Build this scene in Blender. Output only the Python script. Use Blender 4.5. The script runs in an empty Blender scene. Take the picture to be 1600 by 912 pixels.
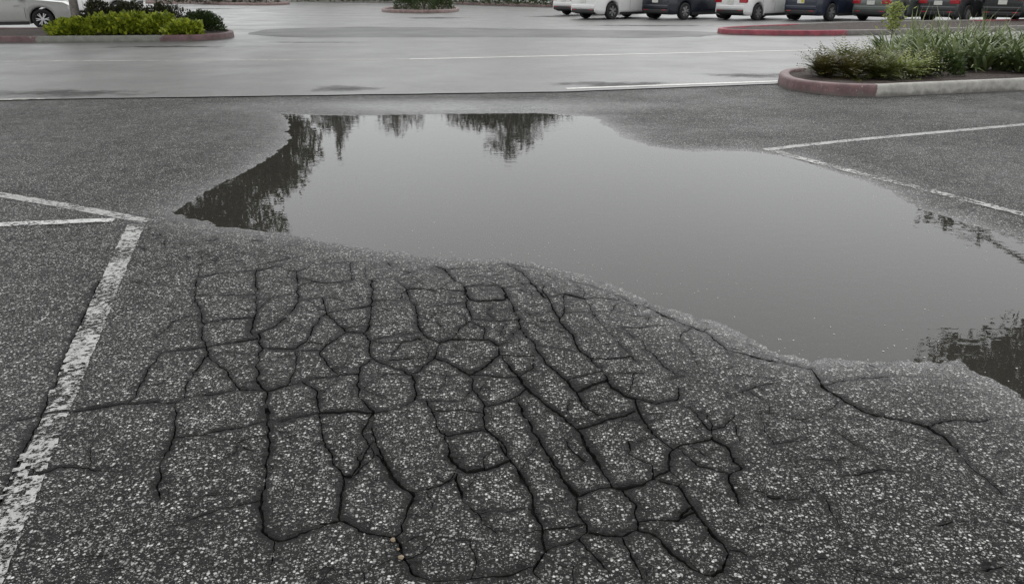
import bpy, bmesh, math, random
import numpy as np
from mathutils import Vector, noise, kdtree
from mathutils.geometry import delaunay_2d_cdt
from mathutils.bvhtree import BVHTree

R = math.radians
rnd = random.Random(7)
S = bpy.context.scene
C = S.collection

# ------------------------------------------------------------------ camera, sky, sun, exposure
CAM_H = 1.5
PITCH = R(21.0)
F = 1256.0                                   # focal length in pixels of the 1600 px wide photograph
cd = bpy.data.cameras.new('camera')
cam = bpy.data.objects.new('camera', cd); C.objects.link(cam)
cam.location = (0, 0, CAM_H); cam.rotation_euler = (R(90) - PITCH, 0, 0)
cd.sensor_width = 36; cd.lens = 36 * F / 1600; cd.clip_start = 0.05; cd.clip_end = 3000
S.camera = cam

W = bpy.data.worlds.new('World'); S.world = W; W.use_nodes = True
nt = W.node_tree; nt.nodes.clear()
out = nt.nodes.new('ShaderNodeOutputWorld')
sky = nt.nodes.new('ShaderNodeTexSky'); sky.sky_type = 'NISHITA'; sky.sun_disc = False
sky.sun_elevation = R(48); sky.sun_rotation = R(20)
hs = nt.nodes.new('ShaderNodeHueSaturation'); hs.inputs['Saturation'].default_value = 0.12
nt.links.new(sky.outputs[0], hs.inputs['Color'])
b1 = nt.nodes.new('ShaderNodeBackground'); b1.inputs['Strength'].default_value = 0.05
nt.links.new(hs.outputs[0], b1.inputs['Color'])
tc = nt.nodes.new('ShaderNodeTexCoord'); sp = nt.nodes.new('ShaderNodeSeparateXYZ')
nt.links.new(tc.outputs['Generated'], sp.inputs[0])
mr = nt.nodes.new('ShaderNodeMapRange')                      # plain overcast sky: zenith brighter than horizon
mr.inputs['To Min'].default_value = 0.86; mr.inputs['To Max'].default_value = 1.42
nt.links.new(sp.outputs['Z'], mr.inputs['Value'])
cn = nt.nodes.new('ShaderNodeTexNoise'); cn.inputs['Scale'].default_value = 2.2; cn.inputs['Detail'].default_value = 4
nt.links.new(tc.outputs['Generated'], cn.inputs['Vector'])
cm = nt.nodes.new('ShaderNodeMapRange'); cm.inputs['To Min'].default_value = 0.88; cm.inputs['To Max'].default_value = 1.12
nt.links.new(cn.outputs['Fac'], cm.inputs['Value'])
mm = nt.nodes.new('ShaderNodeMath'); mm.operation = 'MULTIPLY'
nt.links.new(mr.outputs[0], mm.inputs[0]); nt.links.new(cm.outputs[0], mm.inputs[1])
b2 = nt.nodes.new('ShaderNodeBackground'); b2.inputs['Color'].default_value = (0.985, 1.0, 1.0, 1)
nt.links.new(mm.outputs[0], b2.inputs['Strength'])
ad = nt.nodes.new('ShaderNodeAddShader')
nt.links.new(b1.outputs[0], ad.inputs[0]); nt.links.new(b2.outputs[0], ad.inputs[1])
nt.links.new(ad.outputs[0], out.inputs['Surface'])

ld = bpy.data.lights.new('sun', 'SUN'); ld.energy = 0.6; ld.angle = R(30); ld.color = (1, .97, .93)
sun = bpy.data.objects.new('sun', ld); C.objects.link(sun)
sun.rotation_euler = (R(42), 0, R(160))
vs = S.view_settings
vs.view_transform = 'Standard'; vs.look = 'None'; vs.exposure = 0.0; vs.gamma = 1.0; vs.use_curve_mapping = False

# ------------------------------------------------------------------ helpers
def G(x, y, z=0.025):
    """pixel of the photograph -> point on the level ground"""
    u = (x - 800) / F; v = (456 - y) / F
    fw = math.cos(PITCH) + v * math.sin(PITCH); zz = v * math.cos(PITCH) - math.sin(PITCH)
    t = -(CAM_H - z) / zz
    return (u * t, fw * t)

def tag(o, label=None, cat=None, group=None, kind=None):
    if label: o['label'] = label
    if cat: o['category'] = cat
    if group: o['group'] = group
    if kind: o['kind'] = kind
    return o

def mesh(name, verts, faces, mat, parent=None, smooth=False, attrs=None, mats=None, midx=None):
    me = bpy.data.meshes.new(name)
    me.from_pydata([tuple(v) for v in verts], [], [tuple(f) for f in faces])
    for m in (mats or [mat]): me.materials.append(m)
    if midx is not None: me.polygons.foreach_set('material_index', midx)
    if smooth: me.polygons.foreach_set('use_smooth', [True] * len(me.polygons))
    if attrs:
        for k, a in attrs.items():
            at = me.attributes.new(k, 'FLOAT', 'POINT'); at.data.foreach_set('value', np.asarray(a, dtype=np.float32))
    me.update()
    o = bpy.data.objects.new(name, me); C.objects.link(o)
    if parent: o.parent = parent
    return o

def empty(name, loc=(0, 0, 0), rz=0):
    o = bpy.data.objects.new(name, None); C.objects.link(o)
    o.location = loc; o.rotation_euler = (0, 0, rz); o.empty_display_size = .2
    return o

class MB:
    def __init__(s): s.v = []; s.f = []
    def add(s, vs, fs):
        n = len(s.v); s.v += [tuple(p) for p in vs]; s.f += [tuple(i + n for i in f) for f in fs]; return s
    def box(s, x0, x1, y0, y1, z0, z1, bev=0.0):
        b = min(bev, (x1 - x0) / 3, (y1 - y0) / 3, (z1 - z0) / 3)
        if b <= 0:
            return s.add([(x, y, z) for x in (x0, x1) for y in (y0, y1) for z in (z0, z1)],
                  [(0, 1, 3, 2), (4, 6, 7, 5), (0, 4, 5, 1), (2, 3, 7, 6), (0, 2, 6, 4), (1, 5, 7, 3)])
        bm = bmesh.new(); bmesh.ops.create_cube(bm, size=1)
        for v in bm.verts: v.co = (x0 + (v.co.x + .5) * (x1 - x0), y0 + (v.co.y + .5) * (y1 - y0), z0 + (v.co.z + .5) * (z1 - z0))
        bmesh.ops.bevel(bm, geom=bm.edges[:], offset=b, segments=2, affect='EDGES', profile=.5)
        bm.verts.index_update()
        s.add([v.co[:] for v in bm.verts], [[v.index for v in f.verts] for f in bm.faces]); bm.free(); return s
    def lathe_y(s, prof, n=24, c=(0, 0, 0), close=True):
        m = len(prof); vs = []
        for k in range(n):
            a = 2 * math.pi * k / n
            for (r, y) in prof: vs.append((c[0] + r * math.cos(a), c[1] + y, c[2] + r * math.sin(a)))
        fs = []
        for k in range(n):
            k2 = (k + 1) % n
            for j in range(m if close else m - 1):
                j2 = (j + 1) % m; fs.append((k * m + j, k * m + j2, k2 * m + j2, k2 * m + j))
        return s.add(vs, fs)
    def tube(s, pts, rad, n=7):
        vs = []; fs = []
        for i, p in enumerate(pts):
            p = Vector(p)
            d = (Vector(pts[min(i + 1, len(pts) - 1)]) - Vector(pts[max(i - 1, 0)])).normalized()
            a = d.orthogonal().normalized() if abs(d.z) < .95 else Vector((1, 0, 0)); a = (a - d * a.dot(d)).normalized(); b = d.cross(a)
            for k in range(n):
                t = 2 * math.pi * k / n; vs.append(p + (a * math.cos(t) + b * math.sin(t)) * rad[i])
        for i in range(len(pts) - 1):
            for k in range(n):
                k2 = (k + 1) % n; fs.append((i * n + k, i * n + k2, (i + 1) * n + k2, (i + 1) * n + k))
        fs.append(tuple(range(n - 1, -1, -1))); fs.append(tuple(range((len(pts) - 1) * n, len(pts) * n)))
        return s.add(vs, fs)
    def build(s, name, mat, parent=None, smooth=False): return mesh(name, s.v, s.f, mat, parent, smooth)

# ------------------------------------------------------------------ materials
class NB:
    def __init__(s, name):
        s.m = bpy.data.materials.new(name); s.m.use_nodes = True; s.t = s.m.node_tree
        s.t.nodes.clear(); s.o = s.t.nodes.new('ShaderNodeOutputMaterial')
    def n(s, typ, **kw):
        x = s.t.nodes.new('ShaderNode' + typ)
        for k, v in kw.items():
            if k.startswith('i_'):
                key = k[2:].replace('_', ' ')
                s.put(x.inputs[int(key) if key.isdigit() else key], v)
            else: setattr(x, k, v)
        return x
    def put(s, inp, v):
        if isinstance(v, bpy.types.NodeSocket): s.t.links.new(v, inp)
        elif isinstance(v, bpy.types.Node): s.t.links.new(v.outputs[0], inp)
        else: inp.default_value = v
    def math(s, op, a, b=None, clamp=False):
        x = s.n('Math', operation=op, use_clamp=clamp); s.put(x.inputs[0], a)
        if b is not None: s.put(x.inputs[1], b)
        return x.outputs[0]
    def rng(s, v, a, b, c=0., d=1.):
        x = s.n('MapRange'); s.put(x.inputs['Value'], v)
        for k, q in zip(('From Min', 'From Max', 'To Min', 'To Max'), (a, b, c, d)): s.put(x.inputs[k], q)
        return x.outputs[0]
    def mix(s, f, a, b):
        x = s.n('Mix', data_type='RGBA'); s.put(x.inputs[0], f)
        for i, v in ((6, a), (7, b)):
            s.put(x.inputs[i], v + (1,) if isinstance(v, tuple) and len(v) == 3 else v)
        return x.outputs[2]
    def pos(s, scale=None):
        p = s.n('NewGeometry').outputs['Position']
        if scale:
            q = s.n('VectorMath', operation='MULTIPLY'); s.put(q.inputs[0], p); q.inputs[1].default_value = scale; p = q.outputs[0]
        return p
    def noise(s, scale, detail=3, rough=.55, vec=None, dist=0.):
        x = s.n('TexNoise'); s.put(x.inputs['Vector'], vec if vec is not None else s.pos())
        x.inputs['Scale'].default_value = scale; x.inputs['Detail'].default_value = detail
        x.inputs['Roughness'].default_value = rough; x.inputs['Distortion'].default_value = dist
        return x.outputs['Fac']
    def attr(s, name): return s.n('Attribute', attribute_name=name).outputs['Fac']
    def bump(s, h, dist, strength=1., normal=None):
        x = s.n('Bump'); s.put(x.inputs['Height'], h); x.inputs['Distance'].default_value = dist; s.put(x.inputs['Strength'], strength)
        if normal is not None: s.put(x.inputs['Normal'], normal)
        return x.outputs[0]
    def bsdf(s, **kw):
        x = s.n('BsdfPrincipled')
        for k, v in kw.items():
            key = k.replace('_', ' ')
            if isinstance(v, tuple) and len(v) == 3: v = v + (1,)
            s.put(x.inputs[key], v)
        s.t.links.new(x.outputs[0], s.o.inputs['Surface']); return x

def simple(name, col, rough=.5, metal=0., coat=0., var=.12, scale=20., spec=.5):
    b = NB(name)
    n = b.noise(scale, 4)
    c = b.mix(b.rng(n, .3, .7), tuple(x * (1 - var) for x in col), tuple(min(1, x * (1 + var)) for x in col))
    b.bsdf(Base_Color=c, Roughness=rough, Metallic=metal, Coat_Weight=coat, Coat_Roughness=.05, Specular_IOR_Level=spec)
    return b.m

def asphalt(name, base=.0135, stone=.52, amount=.215, rough=(.36, .58), bumpk=1.2, cell=105., film=False, tint=(1, 1, 1), patch=.35, spec=.5):
    """rolled wet asphalt: dark binder, pale worn stones of 5-10 mm, dirty pits, darker crack edges and damp patches"""
    b = NB(name)
    p = b.pos()
    wob = b.n('VectorMath', operation='ADD'); b.put(wob.inputs[0], p)
    nn = b.n('TexNoise'); b.put(nn.inputs['Vector'], p); nn.inputs['Scale'].default_value = 90; nn.inputs['Detail'].default_value = 1
    sc = b.n('VectorMath', operation='MULTIPLY'); b.put(sc.inputs[0], nn.outputs['Color']); sc.inputs[1].default_value = (.006, .006, 0)
    b.put(wob.inputs[1], sc.outputs[0])
    vor = b.n('TexVoronoi', i_Scale=cell); b.put(vor.inputs['Vector'], wob.outputs[0])
    v2 = b.n('TexVoronoi', i_Scale=cell * 2.3); b.put(v2.inputs['Vector'], wob.outputs[0])
    sep = b.n('SeparateColor'); b.put(sep.inputs[0], vor.outputs['Color'])
    sep2 = b.n('SeparateColor'); b.put(sep2.inputs[0], v2.outputs['Color'])
    big = b.noise(.55, 4, .6); mid = b.noise(5., 4, .6); fine = b.noise(60., 3)
    dirt = b.attr('dirt')  # mask that darkens the binder and thins the pale stones near cracks
    def stones(v, sp, lo, hi, gain):
        # pale stones among many dull ones; bitumen fills the gaps between them
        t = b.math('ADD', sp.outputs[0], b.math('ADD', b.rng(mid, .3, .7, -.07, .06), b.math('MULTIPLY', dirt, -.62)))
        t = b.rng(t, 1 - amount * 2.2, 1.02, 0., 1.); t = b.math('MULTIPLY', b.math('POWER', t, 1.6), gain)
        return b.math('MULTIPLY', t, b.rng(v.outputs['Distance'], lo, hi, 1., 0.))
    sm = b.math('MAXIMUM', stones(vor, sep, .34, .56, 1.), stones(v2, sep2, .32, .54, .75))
    bt = tuple(base * t for t in tint)
    dark = b.mix(b.rng(fine, .3, .7), tuple(x * .5 for x in bt), tuple(x * 1.35 for x in bt))
    dark = b.mix(b.rng(vor.outputs['Distance'], .42, .62, 0, .65), dark, tuple(x * .3 for x in bt))
    dark = b.mix(b.math('MULTIPLY', sep.outputs[1], .45), dark, tuple(x * 2.2 for x in bt))
    dark = b.mix(b.math('MULTIPLY', b.rng(big, .35, .65), patch), dark, tuple(x * .45 for x in bt))
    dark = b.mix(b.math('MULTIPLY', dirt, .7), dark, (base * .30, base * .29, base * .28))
    stc = b.mix(sep.outputs[2], (stone * .75, stone * .74, stone * .70), (stone * 1.2, stone * 1.19, stone * 1.15))
    col = b.mix(sm, dark, stc)
    pit = b.rng(b.noise(19., 4, .62, vec=b.pos((.8, 1.2, 1)), dist=.8), .60, .70, 0., .8 * min(1., bumpk))   # ravelled pits filled with dirt
    col = b.mix(pit, col, (base * .35, base * .34, base * .33))
    hgt = b.math('ADD', b.math('MULTIPLY', b.math('SUBTRACT', .55, vor.outputs['Distance']), b.rng(sep.outputs[1], 0, 1, .35, 1.)),
                 b.math('MULTIPLY', fine, .5))
    hgt = b.math('SUBTRACT', hgt, b.math('MULTIPLY', pit, 1.2))
    hgt = b.math('ADD', hgt, b.math('ADD', b.math('MULTIPLY', b.noise(22., 3), 1.4), b.math('MULTIPLY', b.noise(8., 3, .6), 3.6)))
    ro = b.rng(b.noise(.55, 5, .62), .35, .65, rough[0], rough[1])
    ro = b.math('ADD', ro, b.math('MULTIPLY', sep2.outputs[1], .12))
    st = .75 * bumpk
    if film:
        fm = b.attr('film')
        ro = b.math('SUBTRACT', ro, b.math('MULTIPLY', fm, .27))
        st = b.math('MULTIPLY', b.math('SUBTRACT', 1., b.math('MULTIPLY', fm, .75)), st)
        spec = b.math('ADD', spec, b.math('MULTIPLY', fm, .40))
    nrm = b.bump(hgt, .006, st)
    b.bsdf(Base_Color=col, Roughness=ro, Normal=nrm, Specular_IOR_Level=spec)
    return b.m

M = {}
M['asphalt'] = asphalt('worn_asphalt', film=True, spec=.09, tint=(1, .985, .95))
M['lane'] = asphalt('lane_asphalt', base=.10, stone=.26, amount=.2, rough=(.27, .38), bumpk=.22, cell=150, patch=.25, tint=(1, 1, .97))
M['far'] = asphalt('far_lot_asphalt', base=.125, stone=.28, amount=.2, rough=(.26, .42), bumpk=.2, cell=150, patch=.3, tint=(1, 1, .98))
M['patch'] = asphalt('patch_asphalt', base=.07, stone=.2, amount=.12, rough=(.45, .6), bumpk=.4, cell=150, tint=(1, 1, 1))
M['dirt'] = simple('crack_dirt', (.012, .011, .010), .85, var=.4, scale=60, spec=.2)
M['base'] = simple('base_ground', (.05, .05, .048), .8, var=.3, scale=.3)

def water():
    b = NB('puddle_water')
    p = b.pos()
    h = b.math('ADD', b.noise(13., 2, .45, vec=b.pos((.55, 1, 1)), dist=.5), b.math('MULTIPLY', b.noise(40., 1, .5), .14))
    h = b.math('MULTIPLY', h, b.rng(b.noise(.9, 2), .3, .7, .35, 1.))
    nrm = b.bump(h, .0022, .24)
    fr = b.n('Fresnel', i_IOR=1.42); b.put(fr.inputs['Normal'], nrm)
    gl = b.n('BsdfGlossy'); gl.inputs['Roughness'].default_value = .012; b.put(gl.inputs['Normal'], nrm)
    tr = b.n('BsdfTransparent'); tr.inputs['Color'].default_value = (.85, .83, .78, 1)
    df = b.n('BsdfDiffuse'); df.inputs['Color'].default_value = (.040, .038, .033, 1)
    mx = b.n('MixShader'); mx.inputs[0].default_value = .62           # silt suspended in the water
    b.put(mx.inputs[1], tr.outputs[0]); b.put(mx.inputs[2], df.outputs[0])
    m2 = b.n('MixShader'); b.put(m2.inputs[0], fr.outputs[0]); b.put(m2.inputs[1], mx.outputs[0]); b.put(m2.inputs[2], gl.outputs[0])
    b.t.links.new(m2.outputs[0], b.o.inputs['Surface'])
    return b.m
M['water'] = water()

def paint(name, col, wear, dirt=(.10, .10, .095)):
    """road paint rubbed through to the asphalt in places"""
    b = NB(name)
    n = b.noise(34., 4, .7, vec=b.pos((1, 1, 1)))
    n2 = b.noise(3., 3); n3 = b.noise(120., 2)
    k = b.math('ADD', b.math('ADD', n, b.math('MULTIPLY', b.math('SUBTRACT', n2, .5), .5)), b.math('MULTIPLY', b.math('SUBTRACT', n3, .5), .25))
    a = b.rng(k, wear - .05, wear + .05)
    c = b.mix(b.rng(b.noise(14., 4), .35, .7), col, tuple(x * .72 for x in col))
    c = b.mix(b.rng(b.noise(140., 2), .55, .75, 0, .5), c, dirt)
    bs = b.n('BsdfPrincipled'); b.put(bs.inputs['Base Color'], c); bs.inputs['Roughness'].default_value = .45
    b.put(bs.inputs['Normal'], b.bump(b.noise(110., 3), .005, .8))
    tr = b.n('BsdfTransparent'); m = b.n('MixShader')
    b.put(m.inputs[0], a); b.put(m.inputs[1], tr.outputs[0]); b.put(m.inputs[2], bs.outputs[0])
    b.t.links.new(m.outputs[0], b.o.inputs['Surface']); return b.m
M['paint'] = paint('white_paint', (.50, .50, .485), .42)
M['paint_worn'] = paint('worn_white_paint', (.37, .37, .355), .50)
M['paint_faded'] = paint('faded_lane_paint', (.60, .59, .54), .47)
M['paint_lane'] = paint('lane_paint', (.74, .73, .69), .33)
M['paint_dull'] = paint('dull_white_paint', (.31, .31, .30), .43)

def curb_mat(name, red, concrete):
    b = NB(name)
    at = b.attr('paint')
    e = b.math('ADD', at, b.rng(b.noise(9., 4, .7), .3, .7, -.32, .32))
    a = b.rng(e, .47, .53)
    chips = b.rng(b.noise(28., 4, .7), .60, .68)
    a = b.math('MULTIPLY', a, b.math('SUBTRACT', 1., b.math('MULTIPLY', chips, .7)))
    gr = b.mix(b.rng(b.noise(6., 5, .65), .35, .68), tuple(x * .68 for x in concrete), tuple(x * 1.12 for x in concrete))
    sx = b.n('SeparateXYZ'); b.put(sx.inputs[0], b.pos())
    grime = b.rng(b.math('ADD', sx.outputs['Z'], b.rng(b.noise(8., 4), .3, .7, -.04, .04)), .035, .10, .75, 0.)
    rd = b.mix(b.rng(b.noise(5., 4, .6), .35, .68), tuple(x * .75 for x in red), tuple(min(1, x * 1.3 + .02) for x in red))
    c = b.mix(a, gr, rd)
    c = b.mix(grime, c, (.075, .07, .062))
    b.bsdf(Base_Color=c, Roughness=.55, Normal=b.bump(b.noise(70., 4), .006, .6)); return b.m
M['curb_near'] = curb_mat('weathered_curb', (.10, .046, .048), (.30, .29, .265))
M['curb_left'] = curb_mat('grey_curb', (.075, .030, .033), (.15, .15, .128))
M['curb_red'] = curb_mat('red_curb', (.20, .022, .038), (.16, .145, .132))
M['curb_brown'] = curb_mat('brown_curb', (.17, .11, .10), (.25, .23, .21))

def mulch():
    b = NB('bark_mulch')
    v = b.n('TexVoronoi', i_Scale=26.); b.put(v.inputs['Vector'], b.pos((1, 1.6, 1)))
    c = b.mix(v.outputs['Color'], (.018, .011, .009), (.075, .050, .040))
    b.bsdf(Base_Color=c, Roughness=.8, Normal=b.bump(b.math('ADD', v.outputs['Distance'], b.noise(40., 4)), .04, 1.)); return b.m
M['mulch'] = mulch()

def leafmat(name, a, c, back=.3, rough=.42):
    b = NB(name)
    t = b.attr('tone')
    col = b.mix(t, a, c)
    bs = b.n('BsdfPrincipled'); b.put(bs.inputs['Base Color'], col); bs.inputs['Roughness'].default_value = rough
    tl = b.n('BsdfTranslucent'); b.put(tl.inputs['Color'], col)
    m = b.n('MixShader'); m.inputs[0].default_value = back
    b.put(m.inputs[1], bs.outputs[0]); b.put(m.inputs[2], tl.outputs[0])
    b.t.links.new(m.outputs[0], b.o.inputs['Surface']); return b.m
M['lf_bright'] = leafmat('lime_leaf', (.085, .125, .010), (.42, .47, .045))
M['lf_dark'] = leafmat('dark_leaf', (.016, .030, .008), (.060, .090, .022))
M['lf_brown'] = leafmat('dusky_leaf', (.022, .025, .012), (.075, .075, .035))
M['lf_fern'] = leafmat('fern_leaf', (.040, .050, .014), (.19, .21, .055))
M['lf_rust'] = leafmat('rusty_leaf', (.050, .035, .014), (.13, .13, .035))
M['lf_lime2'] = leafmat('yellow_green_leaf', (.10, .14, .03), (.38, .42, .12))
M['lf_strap'] = leafmat('strap_leaf', (.035, .055, .018), (.19, .245, .085))
M['lf_strap2'] = leafmat('pale_strap_leaf', (.09, .12, .05), (.34, .39, .20))
M['lf_tree'] = leafmat('tree_leaf', (.014, .016, .006), (.055, .056, .017))
M['lf_conifer'] = leafmat('conifer_leaf', (.013, .020, .010), (.040, .050, .022))
M['bark'] = simple('grey_bark', (.16, .145, .13), .85, var=.35, scale=14)
M['stem'] = simple('plant_stem', (.07, .06, .03), .8)

# ------------------------------------------------------------------ ground: shape of the lot and the puddle
PUD = [(440,178),(500,180),(580,181),(700,178),(860,177),(930,183),(948,196),(975,214),(1010,228),(1080,236),(1160,236),(1230,245),(1290,265),
       (1350,283),(1400,305),(1440,325),(1500,345),(1560,362),(1600,376),(1700,400),(1800,440),(1840,540),(1760,640),(1640,640),(1570,606),(1500,566),(1450,570),
       (1400,568),(1330,566),(1260,565),(1200,545),(1150,518),(1080,490),(1000,458),(930,432),(850,410),(780,403),(700,402),(640,395),
       (570,386),(500,374),(440,364),(360,356),(290,341),(272,332),(320,300),(380,270),(430,240),(455,215),(452,195)]
PG = np.array([G(x, y, 0.0) for x, y in PUD])
def sdist(P):
    """signed distance to the puddle outline, negative inside"""
    P = np.asarray(P, float); d2 = np.full(len(P), 1e9); ins = np.zeros(len(P), bool)
    n = len(PG)
    for i in range(n):
        a = PG[i]; b = PG[(i + 1) % n]; ab = b - a
        t = np.clip(((P - a) @ ab) / (ab @ ab), 0, 1)
        q = P - a - t[:, None] * ab
        d2 = np.minimum(d2, (q * q).sum(1))
        c = ((a[1] > P[:, 1]) != (b[1] > P[:, 1])) & (P[:, 0] < (b[0] - a[0]) * (P[:, 1] - a[1]) / (b[1] - a[1] + 1e-12) + a[0])
        ins ^= c
    return np.sqrt(d2) * np.where(ins, -1, 1)
def hground(P):
    s = sdist(P) + np.array([.045 * noise.noise(Vector((x * 2.6, y * 2.6, 7.))) + .03 * noise.noise(Vector((x * 8, y * 8, 9.))) for x, y in P])
    h = np.where(s > 0, .028 * (1 - np.exp(-s / .42)), -.034 * (1 - np.exp(s / .5)))
    nz = np.array([noise.noise(Vector((x * 7, y * 7, 1.3))) * .0022 + noise.noise(Vector((x * 23, y * 23, 4.))) * .0022
                   + noise.noise(Vector((x * 60, y * 60, 8.))) * .0014 + noise.noise(Vector((x * .8, y * .8, 3.))) * .003 for x, y in P])
    k = np.clip(1 - np.abs(s) / 1.2, .35, 1)
    return h + nz * k

# cracks, traced on enlarged views of the photograph: (origin, scale) of the view, then the lines with a width in mm
def view(ox, oy, sc, lines): return [([(ox + x / sc, oy + y / sc) for x, y in l[1:]], l[0]) for l in lines]
CR = []
CR += view(300, 380, 2.28, [
 [9,(40,285),(130,268),(220,265)], [7,(220,265),(232,235),(225,150),(230,95)], [6,(230,95),(300,80),(370,100),(380,150),(375,210),(360,235),(335,265)],
 [9,(335,265),(285,300),(240,320),(240,350),(255,375)], [8,(220,265),(212,320),(235,340)], [9,(0,375),(50,370),(130,355),(235,340)],
 [8,(40,285),(38,330),(50,370),(55,395)], [6,(40,285),(25,230),(10,190),(20,120)], [4,(20,185),(140,185),(225,185)], [5,(225,240),(290,190),(370,180)],
 [7,(255,375),(370,375),(410,345),(430,300),(480,245),(560,235),(640,220)], [5,(480,245),(465,190),(400,200),(375,210)],
 [8,(640,220),(640,150),(635,125),(725,118),(760,160),(800,235),(805,290),(825,310)], [5,(380,120),(480,140),(570,130),(635,125)], [7,(640,220),(635,290),(610,320)],
 [9,(480,245),(510,280),(545,315),(610,320),(635,345)], [7,(545,318),(470,370),(455,395),(480,430),(520,470),(590,462)], [4,(255,380),(380,385),(455,380)],
 [7,(635,345),(740,325),(820,315),(850,340),(880,352)], [9,(635,345),(630,400),(680,430),(780,465),(830,435),(870,400),(880,352)],
 [7,(630,410),(600,440),(590,480),(595,550),(620,580),(650,600)], [8,(780,465),(795,510),(795,560)], [9,(880,352),(925,340),(1000,340),(1060,345),(1095,365)],
 [10,(870,405),(920,430),(990,465),(1040,440),(1095,395),(1095,365)], [8,(925,340),(965,290),(1000,270),(975,210),(970,150)], [6,(805,240),(870,220),(960,212)],
 [5,(805,285),(870,278),(920,290)], [7,(1000,270),(1080,278),(1160,270)], [5,(1000,280),(1040,300),(1040,345)], [8,(1095,365),(1130,345),(1165,300),(1160,260),(1140,210),(1120,180)],
 [11,(970,150),(1010,145),(1090,145),(1120,170),(1120,195),(1010,205),(985,195),(970,150)], [9,(970,150),(930,120),(900,85),(880,60)], [6,(900,85),(970,78),(1060,70)],
 [4,(725,118),(800,90),(900,85)], [5,(1165,280),(1280,275),(1310,270)], [8,(1250,160),(1280,210),(1310,270),(1350,320),(1390,390),(1440,430),(1470,465),(1500,460),(1590,440)],
 [9,(1165,300),(1220,360),(1270,430),(1330,490),(1370,525),(1420,505),(1470,480)], [12,(1095,395),(1150,460),(1190,510),(1250,560),(1310,610),(1370,660),(1400,720),(1450,790),(1500,870)],
 [7,(1370,525),(1390,575),(1440,605),(1500,620)], [9,(1370,660),(1440,640),(1500,620),(1540,600)], [9,(1470,465),(1490,500),(1540,540),(1590,560)],
 [10,(1110,570),(1150,560),(1200,640),(1250,720),(1290,790),(1340,850),(1370,900)], [7,(990,465),(1000,520),(960,560),(880,565),(795,560)], [6,(990,468),(1080,475),(1160,480)],
 [7,(1000,520),(1040,570),(1040,650)], [6,(1040,580),(1110,570),(1180,520)], [8,(795,560),(740,590),(650,605)],
 [8,(830,565),(850,590),(880,670),(910,685),(1040,665),(1100,705)], [9,(890,680),(920,750),(945,800),(980,815),(1060,795),(1130,775)], [7,(1040,650),(1100,705),(1130,770),(1180,840),(1210,880)],
 [8,(650,605),(560,600),(470,605),(280,635),(170,655),(60,680)], [7,(650,605),(640,660),(670,750),(710,820),(740,860)], [7,(265,525),(270,630)],
 [8,(230,490),(265,525),(330,510),(400,490),(440,480),(590,465)], [7,(255,375),(240,390),(230,490)], [5,(375,385),(375,430),(345,510)],
 [7,(400,500),(450,530),(450,610),(470,690),(500,780),(540,830),(570,830),(610,770),(640,700)], [7,(55,395),(70,420),(120,450),(150,500),(175,525),(265,525)], [6,(55,395),(0,455)],
 [7,(740,860),(790,885),(860,870),(935,840),(945,800)], [8,(935,840),(970,900)],
 [9,(1120,60),(1180,100),(1260,190),(1330,170),(1400,190)], [6,(1060,70),(1120,60),(1230,80)], [8,(1350,120),(1420,140),(1480,160),(1590,190)],
 [5,(20,120),(100,105),(230,95)], [4,(20,120),(30,70),(80,50)], [4,(230,95),(240,70),(330,55)], [5,(1390,390),(1330,380),(1220,360)], [5,(1330,175),(1330,240),(1310,270)],
 [4,(370,100),(430,75),(560,60)], [4,(560,60),(570,130)], [4,(1400,190),(1440,260),(1500,330),(1590,400)]])
CR += view(500, 560, 2.2857, [
 [8,(200,345),(230,370),(250,420),(290,460),(330,480),(400,465),(480,430),(490,410)], [9,(330,480),(310,560),(295,630),(265,640)],
 [9,(140,615),(200,630),(265,640),(285,690),(310,740),(345,775),(400,795),(500,790),(600,780),(680,765),(760,745),(790,715)],
 [7,(490,410),(505,480),(540,540),(565,590)], [6,(545,560),(620,548),(760,530)], [8,(600,245),(640,290),(670,350),(700,390),(740,440),(760,490),(770,560),(800,690)],
 [11,(830,360),(860,420),(890,470),(920,490),(980,475),(1040,460),(1080,465),(1140,455),(1190,430)], [9,(920,490),(920,560),(960,610),(960,630),(880,660),(810,680),(790,715)],
 [10,(960,620),(1030,635),(1080,640),(1130,610),(1140,590),(1120,520),(1085,470)], [8,(1140,585),(1210,580),(1280,570),(1340,545)], [10,(1130,610),(1190,630),(1260,700),(1330,750),(1400,780),(1440,760)],
 [8,(1190,430),(1250,400),(1250,330),(1290,310),(1400,280)], [11,(1190,430),(1280,460),(1330,530),(1390,610),(1450,690),(1440,760),(1410,805)], [7,(1450,690),(1500,680),(1530,665)],
 [8,(1400,280),(1450,310),(1500,390),(1460,410),(1460,520)], [9,(1100,160),(1150,210),(1190,270),(1250,320)], [6,(1290,320),(1350,380),(1420,400),(1460,410)],
 [7,(1050,90),(1100,135),(1200,160),(1280,140),(1280,100)], [7,(1200,160),(1280,165),(1380,200),(1400,240),(1400,280)], [7,(910,140),(945,180)],
 [7,(1060,290),(1100,340),(1180,380),(1190,430)], [7,(930,650),(950,680),(1000,730),(1040,780)], [6,(0,590),(70,580),(100,590),(140,615)],
 [7,(80,415),(75,500),(70,580)], [6,(20,380),(80,415),(120,410),(160,370),(200,335)], [8,(790,715),(770,760),(800,805)], [7,(1080,640),(1120,700),(1160,760)],
 [6,(670,375),(600,395),(520,408),(480,385)], [6,(1250,400),(1290,440),(1280,460)], [5,(190,195),(150,260),(200,340)], [7,(1280,570),(1330,530)]])
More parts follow.
